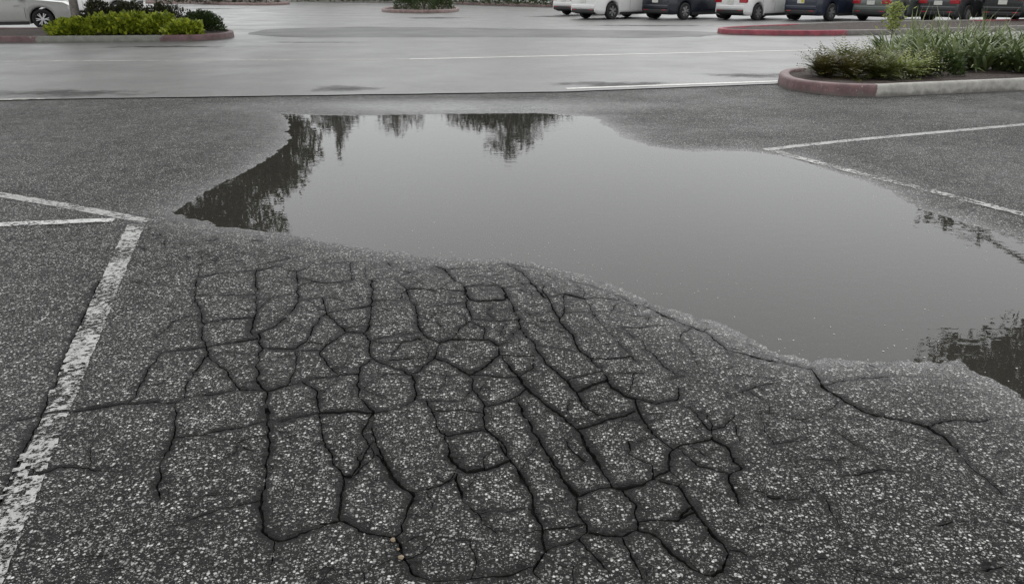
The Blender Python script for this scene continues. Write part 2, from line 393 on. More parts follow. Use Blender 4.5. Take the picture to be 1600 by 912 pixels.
CR += view(0, 480, 2.1111, [
 [7,(60,365),(150,352),(270,340),(400,322),(500,315),(580,315)], [6,(580,315),(600,300),(620,250),(660,190),(680,160)], [5,(600,298),(700,290),(760,275)],
 [7,(450,290),(500,190),(540,150),(680,130)], [6,(580,315),(575,430),(540,490),(525,560),(525,640)], [9,(885,330),(885,400),(880,560),(860,650),(870,740),(905,770),(980,755),(1080,715),(1130,700),(1190,735)],
 [4,(640,690),(740,660),(860,635)], [5,(905,770),(890,870)], [8,(330,-90),(290,0),(240,110),(180,250),(130,370),(60,500),(0,640),(-60,790)], [6,(70,560),(150,545),(200,525),(370,535)], [5,(530,90),(575,45),(670,20)],
 [5,(700,415),(640,425),(575,430)], [4,(450,290),(420,322)]])
CR += view(900, 480, 2.1111, [
 [10,(745,165),(775,190),(820,250),(880,300),(960,340),(1060,365),(1160,385),(1220,425),(1260,470)], [4,(1260,470),(1300,520),(1350,565),(1440,635)],
 [7,(1160,385),(1250,360),(1320,370),(1380,355)], [4,(830,245),(960,220),(1010,200)], [5,(860,560),(930,550),(1000,530),(1080,540)], [5,(1270,705),(1360,700),(1478,710)],
 [6,(590,580),(640,630),(680,665)], [9,(240,-10),(350,40),(430,70),(500,130),(600,150),(665,180)], [6,(540,270),(590,255),(650,240)], [4,(850,400),(920,450),(1000,490)],
 [5,(390,330),(440,400),(480,390),(500,350)]])

# short hairline cracks between the traced ones, thickest along the near shore
rc = random.Random(17)
for k in range(190):
    if k < 120: x = rc.uniform(200, 1250); y = np.interp(x, [200, 400, 700, 950, 1250], [365, 378, 418, 452, 580]) + abs(rc.gauss(0, 38)) - 8
    else: x = rc.uniform(20, 1560); y = rc.uniform(430, 900)
    a = rc.choice([0, 0, 1.2, -.5, .5]) + rc.gauss(0, .35); l = rc.uniform(10, 34) * (y / 600.); c, s_ = math.cos(a), math.sin(a) * .55
    CR.append(([(x, y), (x + l * c * .5 + rc.gauss(0, 2), y + l * s_ * .5 + rc.gauss(0, 2)), (x + l * c, y + l * s_)], rc.uniform(2.5, 6.5)))
NH = 190
# ground coordinates, snapped ends, wobble
CG = []
for pts, w in CR: CG.append(([Vector(G(x, y)) for x, y in pts], w / 1000.))
NTR = len(CG) - NH
# a finer net of hairlines that breaks the large pieces up, fading out around the worst area
rv = random.Random(5)
seeds = [Vector((x + rv.uniform(-.055, .055), y + rv.uniform(-.055, .055))) for x in np.arange(-1.9, 2.6, .145) for y in np.arange(1.35, 4.7, .165)]
dv, de, df_, _, _, _ = delaunay_2d_cdt(seeds, [], [], 0, 1e-6)
def ccen(f):
    a, b, c = (dv[k] for k in f); d = 2 * (a.x * (b.y - c.y) + b.x * (c.y - a.y) + c.x * (a.y - b.y))
    if abs(d) < 1e-9: return None
    return Vector(((a.dot(a) * (b.y - c.y) + b.dot(b) * (c.y - a.y) + c.dot(c) * (a.y - b.y)) / d, (a.dot(a) * (c.x - b.x) + b.dot(b) * (a.x - c.x) + c.dot(c) * (b.x - a.x)) / d))
cc_ = [ccen(f) for f in df_]; adj = {}
for i, f in enumerate(df_):
    for a, b in zip(f, f[1:] + f[:1]): adj.setdefault((min(a, b), max(a, b)), []).append(i)
tk = kdtree.KDTree(sum(len(q) * 8 for q, w in CG)); n_ = 0
for q, w in CG[:NTR]:
    for a, b in zip(q[:-1], q[1:]):
        for t in np.linspace(0, 1, max(2, int((b - a).length / .02)))[:8]: p = a.lerp(b, float(t)); tk.insert((p.x, p.y, 0), n_); n_ += 1
tk.balance()
HAIR = []
for e, fs in sorted(adj.items()):
    if len(fs) != 2 or cc_[fs[0]] is None or cc_[fs[1]] is None: continue
    a, b = cc_[fs[0]], cc_[fs[1]]; L_ = (a - b).length
    if L_ < .03 or L_ > .3: continue
    m_ = (a + b) / 2
    core = math.exp(-(((m_.x - .05) / 1.25) ** 2 + ((m_.y - 2.95) / 1.35) ** 2) ** 1.5)
    dn = tk.find((m_.x, m_.y, 0))[2]
    if dn < .035 or rv.random() > .10 + .62 * core: continue
    HAIR.append(([a, m_ + Vector((rv.gauss(0, .012), rv.gauss(0, .012))), b], rv.uniform(.0018, .0050) * (.5 + .6 * core)))
CG = CG[:NTR] + HAIR + CG[NTR:]; NTR += len(HAIR)
def closest(p, skip):
    best = (9, None)
    for j, (q, w) in enumerate(CG):
        if j == skip: continue
        for a, b in zip(q[:-1], q[1:]):
            ab = b - a; t = max(0, min(1, (p - a).dot(ab) / (ab.dot(ab) + 1e-9))); c = a + ab * t
            d = (p - c).length
            if d < best[0]: best = (d, c)
    return best
snap = {}
for i, (q, w) in enumerate(CG):
    for e in (0, -1):
        d, c = closest(q[e], i)
        if c is not None and d < .055 and i < NTR: snap[(i, e)] = c.copy()
for (i, e), c in snap.items():
    q = CG[i][0]; dirv = (c - q[e])
    q[e] = c + (dirv.normalized() * .004 if dirv.length > 1e-5 else Vector((0, 0)))

cv = []; cfaces = []; samples = []
for i, (q, w) in enumerate(CG):
    L = [0]
    for a, b in zip(q[:-1], q[1:]): L.append(L[-1] + (b - a).length)
    n = max(3, int(L[-1] / .013)); pts = []
    for k in range(n + 1):
        s = L[-1] * k / n
        j = max(0, min(len(q) - 2, next((m for m in range(len(L) - 1) if L[m + 1] >= s), len(q) - 2)))
        t = (s - L[j]) / (L[j + 1] - L[j] + 1e-9); pts.append(q[j].lerp(q[j + 1], t))
    row = []
    for k, p in enumerate(pts):
        d = (pts[min(k + 1, n)] - pts[max(k - 1, 0)]).normalized(); nn_ = Vector((-d.y, d.x))
        j = noise.noise(Vector((p.x * 14, p.y * 14, i * 3.1))) * .011 + noise.noise(Vector((p.x * 45, p.y * 45, i))) * .006 + noise.noise(Vector((p.x * 110, p.y * 110, i))) * .003
        ww = w * (.78 + .9 * noise.noise(Vector((p.x * 9, p.y * 9, 5 + i))) + .7 * noise.noise(Vector((p.x * 70, p.y * 70, 5 + i))))
        if k == 0 or k == n:
            j = 0
            if (i, 0 if k == 0 else -1) not in snap: ww *= .12
        elif (k <= 2 and (i, 0) not in snap) or (k >= n - 2 and (i, -1) not in snap): ww *= .55
        ww = max(ww, .0010, .38 * w if 2 < k < n - 2 else 0); c = p + nn_ * j
        row.append((c + nn_ * ww / 2, c - nn_ * ww / 2)); samples.append((c, ww / 2))
    b0 = len(cv)
    for l, r in row: cv += [l, r]
    for k in range(n): cfaces.append([b0 + 2 * k, b0 + 2 * k + 1, b0 + 2 * k + 3, b0 + 2 * k + 2])
kd = kdtree.KDTree(len(samples) * 3)
dense = []
for a, b in zip(samples[:-1], samples[1:]):
    dense.append(a)
    if (a[0] - b[0]).length < .03:
        for t in (1 / 3, 2 / 3): dense.append((a[0].lerp(b[0], t), a[1] * (1 - t) + b[1] * t))
dense.append(samples[-1])
for i, (c, w) in enumerate(dense): kd.insert((c.x, c.y, 0), i)
kd.balance()
def dcrack(x, y):
    co, i, d = kd.find((x, y, 0)); return d - dense[i][1], dense[i][1]

SEAM = [(-16.56, 9.89), (-6.86, 11.00), (0.74, 11.86), (4.39, 12.92), (9.46, 14.30), (19.08, 16.97)]
def seam(x):
    return float(np.interp(x, [s[0] for s in SEAM], [s[1] for s in SEAM])) + .022 * noise.noise(Vector((x * 1.7, 3., 0))) + .012 * noise.noise(Vector((x * 9, 3., 0)))
XL, XR, YB = -15., 17., .3
pts2 = []
r2 = np.random.RandomState(3)
def grid(x0, x1, y0, y1, st, cond=None):
    xs = np.arange(x0, x1, st); ys = np.arange(y0, y1, st)
    P = np.stack(np.meshgrid(xs, ys), -1).reshape(-1, 2) + r2.uniform(-.28, .28, (len(xs) * len(ys), 2)) * st
    return P if cond is None else P[cond(P)]
inlot = lambda P: np.array([y < seam(x) - .06 for x, y in P])
A = grid(XL + .2, XR - .2, YB + .1, 15.8, .34, inlot)
B = grid(-4.2, 5., .9, 11., .085, inlot); sB = sdist(B); B = B[(sB < 1.0)]
D = grid(-4.2, 6., 2., 11., .034); sD = sdist(D); D = D[(np.abs(sD) < .16)]
E_ = grid(-2.2, 3.2, 1.2, 4.8, .028); sE = sdist(E_); E_ = E_[(np.abs(sE + .02) < .14)]
H = grid(-2., 2.4, 1.3, 4.6, .075)
P = np.concatenate([A, B, D, E_, H])
side = []
for k in range(0, len(samples) - 1, 2):                       # extra points along the cracks so that their worn edges stay narrow
    (c0, w0), (c1, w1) = samples[k], samples[k + 1]
    if (c1 - c0).length > .03 or (c1 - c0).length < 1e-4: continue
    t_ = (c1 - c0).normalized(); nv_ = Vector((-t_.y, t_.x))
    for sg in (-1, 1):
        for dd in (.014, .034): q = c0 + nv_ * sg * (w0 + dd * rnd.uniform(.85, 1.15)); side.append((q.x, q.y))
P = np.concatenate([P, np.array(side)])
keep = []
for x, y in P:
    d, w = dcrack(x, y)
    if d > .010: keep.append((x, y))
nb = len(cv)
pv = [Vector((x, y)) for x, y in keep]
bnd = [Vector((XL, YB)), Vector((XR, YB))]
for x in np.linspace(XR, XL, 400): bnd.append(Vector((x, seam(x) - .012)))
allv = cv + pv + bnd
o0 = nb + len(pv); nbn = len(bnd)
edges = [(o0 + i, o0 + (i + 1) % nbn) for i in range(nbn)]
for q in cfaces: edges += [(q[0], q[3]), (q[1], q[2])]
vo, eo, fo, ov, oe, of = delaunay_2d_cdt(allv, edges, [], 0, 1e-5)
V2 = np.array([(v.x, v.y) for v in vo])
cent = np.array([V2[list(f)].mean(0) for f in fo])
kq = kdtree.KDTree(len(cfaces))
for i, q in enumerate(cfaces):
    m_ = (cv[q[0]] + cv[q[1]] + cv[q[2]] + cv[q[3]]) / 4; kq.insert((m_.x, m_.y, 0), i)
kq.balance()
def intri(p, a, b, c):
    d1 = (p[0] - b.x) * (a.y - b.y) - (a.x - b.x) * (p[1] - b.y); d2 = (p[0] - c.x) * (b.y - c.y) - (b.x - c.x) * (p[1] - c.y)
    d3 = (p[0] - a.x) * (c.y - a.y) - (c.x - a.x) * (p[1] - a.y)
    return (d1 >= 0 and d2 >= 0 and d3 >= 0) or (d1 <= 0 and d2 <= 0 and d3 <= 0)
def incrack(p):
    for co, i, d in kq.find_range((p[0], p[1], 0), .020):
        a, b, c, d_ = (cv[k] for k in cfaces[i])
        if intri(p, a, b, c) or intri(p, a, c, d_): return True
    return False
iscrack = np.array([incrack(c) for c in cent])
okf = np.array([(XL < c[0] < XR) and (YB < c[1] < seam(c[0]) - .010) for c in cent])
# connected pieces between the cracks
par = list(range(len(fo)))
def find(a):
    while par[a] != a: par[a] = par[par[a]]; a = par[a]
    return a
em = {}
for i, f in enumerate(fo):
    if not okf[i]: continue
    for a, b in zip(f, f[1:] + f[:1]): em.setdefault((min(a, b), max(a, b)), []).append(i)
for e, fs in em.items():
    if len(fs) == 2 and iscrack[fs[0]] == iscrack[fs[1]]:
        a, b = find(fs[0]), find(fs[1])
        if a != b: par[a] = b
comp = {}
for i in range(len(fo)):
    if okf[i] and not iscrack[i]: comp.setdefault(find(i), []).append(i)
area = lambda i: abs((V2[fo[i][1]][0] - V2[fo[i][0]][0]) * (V2[fo[i][2]][1] - V2[fo[i][0]][1]) - (V2[fo[i][2]][0] - V2[fo[i][0]][0]) * (V2[fo[i][1]][1] - V2[fo[i][0]][1])) / 2
comps = sorted(comp.values(), key=lambda c: -sum(area(i) for i in c))
HZ = hground(V2)
DC = np.array([dcrack(x, y)[0] for x, y in V2])
WC = np.array([dcrack(x, y)[1] for x, y in V2])
near = np.exp(-(np.clip(DC, 0, None) / .011) ** 2)
kw = np.clip(WC / .0042, .15, 1.2)
TOP = HZ - near * .0035 * kw
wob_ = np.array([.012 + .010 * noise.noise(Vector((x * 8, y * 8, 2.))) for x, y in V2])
darkA = np.clip(np.exp(-(np.clip(DC, 0, None) / wob_) ** 2) * kw, 0, 1)
SD = sdist(V2)
filmA = np.clip(np.exp(-np.clip(SD, 0, None) / .16), 0, 1) * .8
FILM = [(432,158),(470,154),(560,151),(660,150),(780,150),(880,148),(900,160),(860,176),(780,177),(700,176),(600,178),(520,177),(455,173)]
FG = np.array([G(*q) for q in FILM]); fc = FG.mean(0)
fd = np.sqrt(((V2 - np.array([-.9, 10.45])) / np.array([2.6, .62]) ) ** 2 @ np.ones(2))
filmA = np.maximum(filmA, np.clip(1.35 - fd, 0, 1))
lot_obj = None
tri_all = []; z_all = TOP.copy()
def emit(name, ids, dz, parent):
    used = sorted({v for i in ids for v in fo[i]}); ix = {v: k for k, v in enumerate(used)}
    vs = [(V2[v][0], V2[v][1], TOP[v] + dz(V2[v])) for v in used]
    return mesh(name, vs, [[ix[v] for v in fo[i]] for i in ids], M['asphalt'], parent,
                attrs={'dirt': darkA[used], 'film': filmA[used]}), used
dzs = {}
zero = lambda p: 0.
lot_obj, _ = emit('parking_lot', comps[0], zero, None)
tag(lot_obj, 'dark wet parking lot asphalt in the foreground', kind='structure')
floorv = HZ - .022
for v in range(len(V2)): dzs[v] = 0.
for c in comps[1:]:
    if sum(area(i) for i in c) < 2e-4:
        for i in c: iscrack[i] = True
        continue
    cc = cent[c].mean(0); tx, ty, t0 = rnd.uniform(-.012, .012), rnd.uniform(-.012, .012), rnd.uniform(-.0025, .002)
    k = 0. if cc[0] < -.95 else 1.
    f = lambda p, cc=cc, tx=tx, ty=ty, t0=t0, k=k: k * (t0 + tx * (p[0] - cc[0]) + ty * (p[1] - cc[1]))
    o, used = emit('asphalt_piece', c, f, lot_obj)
    for v in used: dzs[v] = f(V2[v])
# crack beds with their walls
cvx = []; cfx = []; ix = {}
def fv(v):
    if v not in ix: ix[v] = len(cvx); cvx.append((V2[v][0], V2[v][1], floorv[v]))
    return ix[v]
for i in range(len(fo)):
    if okf[i] and iscrack[i]: cfx.append([fv(v) for v in fo[i]])
for e, fs in em.items():
    if len(fs) == 2 and iscrack[fs[0]] != iscrack[fs[1]]:
        a, b = e; n = len(cvx)
        cvx += [(V2[a][0], V2[a][1], TOP[a] + dzs[a]), (V2[b][0], V2[b][1], TOP[b] + dzs[b])]
        cfx.append([fv(a), fv(b), n + 1, n])
mesh('crack_bed', cvx, cfx, M['dirt'], lot_obj)
bv = [(V2[v][0], V2[v][1], TOP[v] + dzs[v]) for v in range(len(V2))]
LOT = BVHTree.FromPolygons(bv, [f for i, f in enumerate(fo) if okf[i]])
def lotz(x, y):
    h = LOT.ray_cast(Vector((x, y, 1)), Vector((0, 0, -1)))
    return h[0].z if h[0] is not None else .026

# puddle water: one level sheet, the shore is where the asphalt rises through it
nrm = []
n = len(PG)
ar = sum(PG[i][0] * PG[(i + 1) % n][1] - PG[(i + 1) % n][0] * PG[i][1] for i in range(n)); sgn = 1 if ar > 0 else -1
wv = []
for i in range(n):
    t = PG[(i + 1) % n] - PG[i - 1]; t = t / np.linalg.norm(t); nv = np.array([t[1], -t[0]]) * sgn
    q = PG[i] + nv * .22; wv.append((q[0], q[1], 0.))
wo = mesh('puddle', wv, [list(range(n)) if sgn > 0 else list(range(n - 1, -1, -1))], M['water'])
tag(wo, 'shallow grey rain puddle mirroring sky and trees', kind='structure')

# floating specks near the shore of the puddle
sv = MB()
for k in range(2600):
    x = rnd.uniform(-2.3, 4.2); y = rnd.uniform(2.8, 6.5)
    s = sdist([(x, y)])[0]
    if s > -.02 or rnd.random() > math.exp(s / .28): continue
    a = rnd.uniform(0, 3.14); l = rnd.uniform(.002, .006); w = l * rnd.uniform(.4, .9)
    dx, dy = math.cos(a) * l, math.sin(a) * l; ex, ey = -math.sin(a) * w, math.cos(a) * w
    sv.add([(x - dx, y - dy, .001), (x + ex, y + ey, .0022), (x + dx, y + dy, .001), (x - ex, y - ey, .0022)], [(3, 2, 1, 0), (0, 1, 2, 3)][:1])
fo_ = sv.build('floating_specks', simple('pale_speck', (.45, .44, .40), .6))
tag(fo_, 'tiny pale specks floating near the puddle edge', kind='stuff')

# painted lines of the lot
def stripe(name, a, b, w, mat, parent, lift=.003, gaps=True, zf=lotz, step=.03):
    a = Vector(a); b = Vector(b); d = b - a; L = d.length; d.normalize(); nv = Vector((-d.y, d.x))
    nl = max(2, int(L / step)); nw = 6 if gaps else 1; vs = []; fs = []
    for i in range(nl + 1):
        for j in range(nw + 1):
            e = (noise.noise(Vector((i * .31, j * 9., a.x))) * .006 + noise.noise(Vector((i * .9, j * 9., a.y))) * .006) if j in (0, nw) and gaps else 0
            p = a + d * (L * i / nl) + nv * ((j / nw - .5) * w + e)
            vs.append((p.x, p.y, zf(p.x, p.y) + lift))
    for i in range(nl):
        for j in range(nw):
            c = a + d * (L * (i + .5) / nl) + nv * (((j + .5) / nw - .5) * w)
            if gaps and dcrack(c.x, c.y)[0] < .004: continue
            q = i * (nw + 1) + j; fs.append((q, q + 1, q + nw + 2, q + nw + 1) if False else (q, q + nw + 1, q + nw + 2, q + 1))
    o = mesh(name, vs, fs, mat, parent); return o
stripe('painted_line', G(213, 348), G(-60, 985), .105, M['paint_worn'], lot_obj, step=.022)
stripe('painted_line', G(-260, 262), G(232, 343), .10, M['paint_dull'], lot_obj, lift=.003)
stripe('painted_line', G(-300, 368), G(178, 343), .10, M['paint'], lot_obj, lift=.006)
stripe('painted_line', G(1196, 232), G(1900, 168), .10, M['paint_dull'], lot_obj)
stripe('painted_line', G(1205, 232), G(1900, 412.5), .085, M['paint_worn'], lot_obj, lift=.005)

# drive lane, far lot, patch, base ground
def catmull(poly, n=6):
    out = []; m = len(poly)
    for i in range(m):
        p0, p1, p2, p3 = (np.array(poly[(i + k - 1) % m], float) for k in range(4))
        for k in range(n):
            t = k / n
            out.append(.5 * ((2 * p1) + (-p0 + p2) * t + (2 * p0 - 5 * p1 + 4 * p2 - p3) * t * t + (-p0 + 3 * p1 - 3 * p2 + p3) * t ** 3))
    return out
def sheet(name, poly, z, mat, parent=None):
    return mesh(name, [(x, y, z) for x, y in poly], [list(range(len(poly)))], mat, parent)
ME = [(-64.49, 21.07), (-17.31, 23.05), (-8.25, 24.11), (0.00, 24.34), (6.51, 23.75), (15.27, 25.53), (68.24, 38.68)]      # far side of the lane
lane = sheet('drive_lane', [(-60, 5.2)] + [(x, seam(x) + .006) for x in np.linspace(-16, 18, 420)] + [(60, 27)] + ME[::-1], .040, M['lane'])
xe = np.linspace(-16, 18, 420)
mesh('lane_edge', [(x, seam(x) + .006, z) for x in xe for z in (-.07, .040)], [(2 * i, 2 * i + 2, 2 * i + 3, 2 * i + 1) for i in range(419)], M['dirt'], lane)
tag(lane, 'smooth pale wet drive lane behind the puddle', kind='structure')
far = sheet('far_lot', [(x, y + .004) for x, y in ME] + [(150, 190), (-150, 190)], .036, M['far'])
tag(far, 'pale wet asphalt of the far parking rows', kind='structure')
g0 = sheet('ground', [(-1500, -1500), (1500, -1500), (1500, 1500), (-1500, 1500)], -.08, M['base'])
tag(g0, 'dark ground under and around the parking lot', kind='structure')
pp = [G(395, 55), G(470, 59), G(640, 60), G(800, 59), G(960, 60), G(1090, 58), G(1135, 53), G(1080, 50), G(960, 48), G(820, 46), G(640, 43), G(520, 43.5), G(440, 46), G(395, 50)]
pp = [(x + .25 * noise.noise(Vector((x * 1.1, y, 0))), y + .30 * noise.noise(Vector((x * 1.3, y * 2, 5)))) for x, y in catmull(pp, 9)]
pt = sheet('asphalt_patch', pp, .0405, M['patch'])
tag(pt, 'darker strip of asphalt patching the far lot', kind='structure')
lz = lambda x, y: .040
stripe('painted_line', G(-80, 98), G(640, 94), .10, M['paint_faded'], lane, .004, False, lz, .5)
stripe('painted_line', G(640, 94), G(1300, 79), .12, M['paint_lane'], lane, .004, False, lz, .5)
stripe('painted_line', G(885, 140.5), G(1235, 128), .12, M['paint_lane'], lane, .004, False, lz, .5)
stripe('painted_line', G(-90, 160), G(70, 156.5), .09, M['paint_faded'], lane, .004, False, lz, .5)

def stainmat():
    b = NB('damp_stain')
    u = b.attr('edge'); a = b.math('MULTIPLY', b.rng(b.math('ADD', u, b.rng(b.noise(2.2, 5, .65), .3, .7, -.35, .35)), .25, .85), .62)
    bs = b.n('BsdfPrincipled'); bs.inputs['Base Color'].default_value = (.035, .036, .034, 1); bs.inputs['Roughness'].default_value = .62; bs.inputs['Specular IOR Level'].default_value = .25
    tr = b.n('BsdfTransparent'); m = b.n('MixShader'); b.put(m.inputs[0], a); b.put(m.inputs[1], tr.outputs[0]); b.put(m.inputs[2], bs.outputs[0])
    b.t.links.new(m.outputs[0], b.o.inputs['Surface']); return b.m
M['stain'] = stainmat()
for (px, py, rx, ry, z) in [(540, 138, .75, .55, .0404), (100, 145, 1.5, .65, .0404), (960, 131, 1.3, .5, .0404), (260, 73, 2.2, .5, .0404), (480, 66, 2.6, .22, .0404), (1180, 118, 1.2, .5, .0404),
                         (680, 28, 2.0, 1.3, .0366), (330, 14, 3., 1.6, .0366), (1010, 40, 3.2, .8, .0410), (860, 26, 1.6, 1.2, .0366)]:
    x, y = G(px, py, .045); vs_ = [(x, y, z)]; fs_ = []; ed = [1.]
    for q, rr in ((.55, .5), (1., 0.)):
        for k in range(28):
            a = 2 * math.pi * k / 28; vs_.append((x + rx * q * math.cos(a), y + ry * q * math.sin(a), z)); ed.append(rr)
    for k in range(28):
        k2 = (k + 1) % 28; fs_ += [(0, 1 + k, 1 + k2), (1 + k, 29 + k, 29 + k2, 1 + k2)]
    mesh('damp_stain', vs_, fs_, M['stain'], lane if z == .0404 else (pt if z == .0410 else far), attrs={'edge': ed})

# ------------------------------------------------------------------ kerbed islands
def island(name, poly, mat, paintf, label, z0=.0, h=.15, w=.15, n=6):
    Q = catmull(poly, n); m = len(Q)
    ar = sum(Q[i][0] * Q[(i + 1) % m][1] - Q[(i + 1) % m][0] * Q[i][1] for i in range(m))
    if ar < 0: Q = Q[::-1]
    nv = []
    for i in range(m):
        t = Q[(i + 1) % m] - Q[i - 1]; t = t / (np.linalg.norm(t) + 1e-9); nv.append(np.array([-t[1], t[0]]))
    prof = [(0, -.06), (.0, .02), (.012, h - .035), (.022, h - .012), (.045, h), (w - .02, h), (w, h - .01), (w, h - .12)]
    vs = []; pa = []
    for i in range(m):
        for k, (o, z) in enumerate(prof):
            e = noise.noise(Vector((Q[i][0] * 3, Q[i][1] * 3, k))) * .006
            q = Q[i] + nv[i] * (o + e); vs.append((q[0], q[1], z0 + z + e * .6)); pa.append(paintf(Q[i][0], Q[i][1]))
    fs = []; K = len(prof)
    for i in range(m):
        i2 = (i + 1) % m
        for k in range(K - 1): fs.append((i * K + k, i2 * K + k, i2 * K + k + 1, i * K + k + 1))
    root = empty(name, (0, 0, 0))
    mesh('curb', vs, fs, mat, root, smooth=True, attrs={'paint': pa})
    # bed of bark, uneven
    ring = [Vector(Q[i] + nv[i] * (w - .01)) for i in range(m)]
    xs = [p.x for p in ring]; ys = [p.y for p in ring]
    st = max(.09, (max(xs) - min(xs)) / 90)
    inner = [Vector((x, y)) for x in np.arange(min(xs), max(xs), st) for y in np.arange(min(ys), max(ys), st)]
    vv, _, ff, _, _, oo = delaunay_2d_cdt(ring + inner, [], [list(range(m))], 1, 1e-5)
    mesh('mulch_bed', [(p.x, p.y, z0 + h - .045 + noise.noise(Vector((p.x * 2.2, p.y * 2.2, 0))) * .03 + noise.noise(Vector((p.x * 9, p.y * 9, 0))) * .012) for p in vv], ff, M['mulch'], root)
    tag(root, label, 'traffic island'); return root
Z0 = .036
island('kerbed_island', [(4.09, 12.54), (4.29, 11.73), (4.94, 11.37), (5.83, 11.59), (7.61, 12.13), (10.99, 13.14), (17.92, 15.18), (18.41, 18.10), (11.64, 16.30), (6.31, 14.46), (4.61, 13.75)],
       M['curb_near'], lambda x, y: 1. if x < 5.05 - .1 * (y - 11.4) else 0., 'planted island with pale concrete curb and dull red nose at right', Z0, .155, .16, 10)
island('kerbed_island', [(-25.76, 20.61), (-18.29, 21.36), (-13.36, 21.88), (-9.18, 22.41), (-8.27, 22.88), (-7.98, 23.99), (-8.62, 25.53), (-10.39, 26.36), (-15.31, 26.42), (-26.22, 26.00)],
       M['curb_left'], lambda x, y: 1. if (x < -12.2 or x > -9.2) else 0., 'planted island with bright green shrubs and grey curb, red at its ends', Z0, .17, .15, 8)
island('kerbed_island', [(6.39, 26.12), (7.08, 25.29), (9.36, 24.99), (13.11, 26.12), (17.60, 28.17), (26.71, 31.84), (27.53, 34.84), (17.84, 32.46), (12.76, 30.98), (9.26, 28.90), (7.02, 27.32)],
       M['curb_red'], lambda x, y: 1. if (x < 9.8 or x > 17.2) else 0., 'bare mulch island with bright red curb nose in front of parked cars', Z0, .16, .15, 8)
island('kerbed_island', [(-7.32, 48.27), (-6.61, 45.14), (-4.85, 43.93), (-3.59, 44.47), (-2.97, 46.63), (-3.43, 51.45), (-5.01, 54.42), (-6.77, 52.72)],
       M['curb_brown'], lambda x, y: 1., 'small oval island with brownish curb in the middle distance', Z0, .17, .15, 6)
island('kerbed_island', [G(447, 8.3), G(400, 9.2), G(330, 8), G(255, 6.5), (-40.83, 66.82), (-41.37, 71.47), (-27.40, 69.13), (-17.82, 64.53)],
       M['curb_brown'], lambda x, y: 1., 'long dark planting island farthest away at upper left', Z0, .17, .15, 6)
island('kerbed_island', [G(880, 12.5), G(790, 10.2), G(705, 7.6), G(640, 5.4), G(450, 4.2), (-32.8, 73.8), (-33, 77), (-16.5, 74.5), (-5, 69), (3.9, 59.5), (6.8, 55), (5.6, 52.6)],
       M['curb_brown'], lambda x, y: 1. if x > -4 else 0., 'hedge bed with thin reddish curb along the far edge of lot', Z0, .16, .15, 6)

# ------------------------------------------------------------------ plants
def leafcloud(name, mat, parent, n, shape, size, asp=.5, seed=0, outward=.7, gran=None):
    """many folded leaf blades inside a volume; shape(rng) -> (point, outward direction)"""
    r = random.Random(seed); vs = []; fs = []; tn = []
    for k in range(n):
        p, o = shape(r)
        d = Vector((r.gauss(0, 1), r.gauss(0, 1), r.gauss(0, 1))).normalized()
        d = (d * (1 - outward) + o * outward + Vector((0, 0, .15))).normalized()
        s = d.cross(Vector((r.gauss(0, 1), r.gauss(0, 1), r.gauss(0, 1)))).normalized(); u = s.cross(d)
        l = size * r.uniform(.6, 1.35); w = l * asp * .5
        b = len(vs)
        vs += [p, p + d * l * .45 + s * w + u * w * .35, p + d * l - u * l * .12, p + d * l * .45 - s * w + u * w * .35]
        fs += [(b, b + 1, b + 2), (b, b + 2, b + 3)]
        t = min(1, max(0, r.gauss(.42, .32))); tn += [t] * 4
    o = mesh(name, vs, fs, mat, parent, attrs={'tone': tn}); o['kind'] = 'stuff'; return o
def dome(rx, ry, h, lumps, seed):
    r0 = random.Random(seed); off = Vector((r0.uniform(-9, 9), r0.uniform(-9, 9), 0))
    def f(r):
        a = r.uniform(0, 2 * math.pi); e = math.asin(r.random() ** .8); k = r.random() ** .25
        d = Vector((math.cos(a) * math.cos(e), math.sin(a) * math.cos(e), math.sin(e)))
        q = 1 + lumps * noise.noise(d * 2.3 + off) + lumps * .6 * noise.noise(d * 6 + off)
        return Vector((d.x * rx, d.y * ry, d.z * h)) * (k * q) + Vector((0, 0, .02)), Vector((d.x, d.y, d.z * .8 + .25)).normalized()
    return f
def shrub(name, x, y, rx, ry, h, mat, n, size, label, group, seed, asp=.55, z=None, lumps=.3):
    z = Z0 + .11 if z is None else z
    root = empty(name, (x, y, z)); tag(root, label, 'shrub', group)
    leafcloud('foliage', M[mat], root, n, dome(rx, ry, h, lumps, seed), size, asp, seed)
    st = MB(); r = random.Random(seed)
    for k in range(7):
        a = r.uniform(0, 6.28); q = r.uniform(.3, .8)
        st.tube([(0, 0, -.05), (math.cos(a) * rx * q * .4, math.sin(a) * ry * q * .4, h * .4), (math.cos(a) * rx * q, math.sin(a) * ry * q, h * .8)], [.012, .008, .004], 5)
    st.build('stems', M['stem'], root)
    return root
LB = 'lime shrubs of the left island'
for i, (px, py, rx, h, lab) in enumerate([(112, 55, .55, .36, 'small lime green shrub at the foot of the grey tree trunk, nearest the silver car'),
        (160, 54, .70, .45, 'lime green shrub just right of the grey tree trunk'),
        (208, 53.5, .74, .53, 'tall lime green shrub in the middle of the row on left island'),
        (252, 53.5, .70, .50, 'lime green shrub second from the dark round bush on left island'),
        (288, 55, .52, .34, 'lime green shrub touching the dark round bush on left island')]):
    x, y = G(px, py, .16); shrub('lime_shrub', x, y, rx, rx * .85, h, 'lf_bright', 1500, .12, lab, LB, 11 + i, .85)
x, y = G(312, 50, .16); shrub('round_bush', x, y + .15, .62, .6, .56, 'lf_dark', 4200, .065, 'dark green rounded bush at the nose of the left island', None, 31)
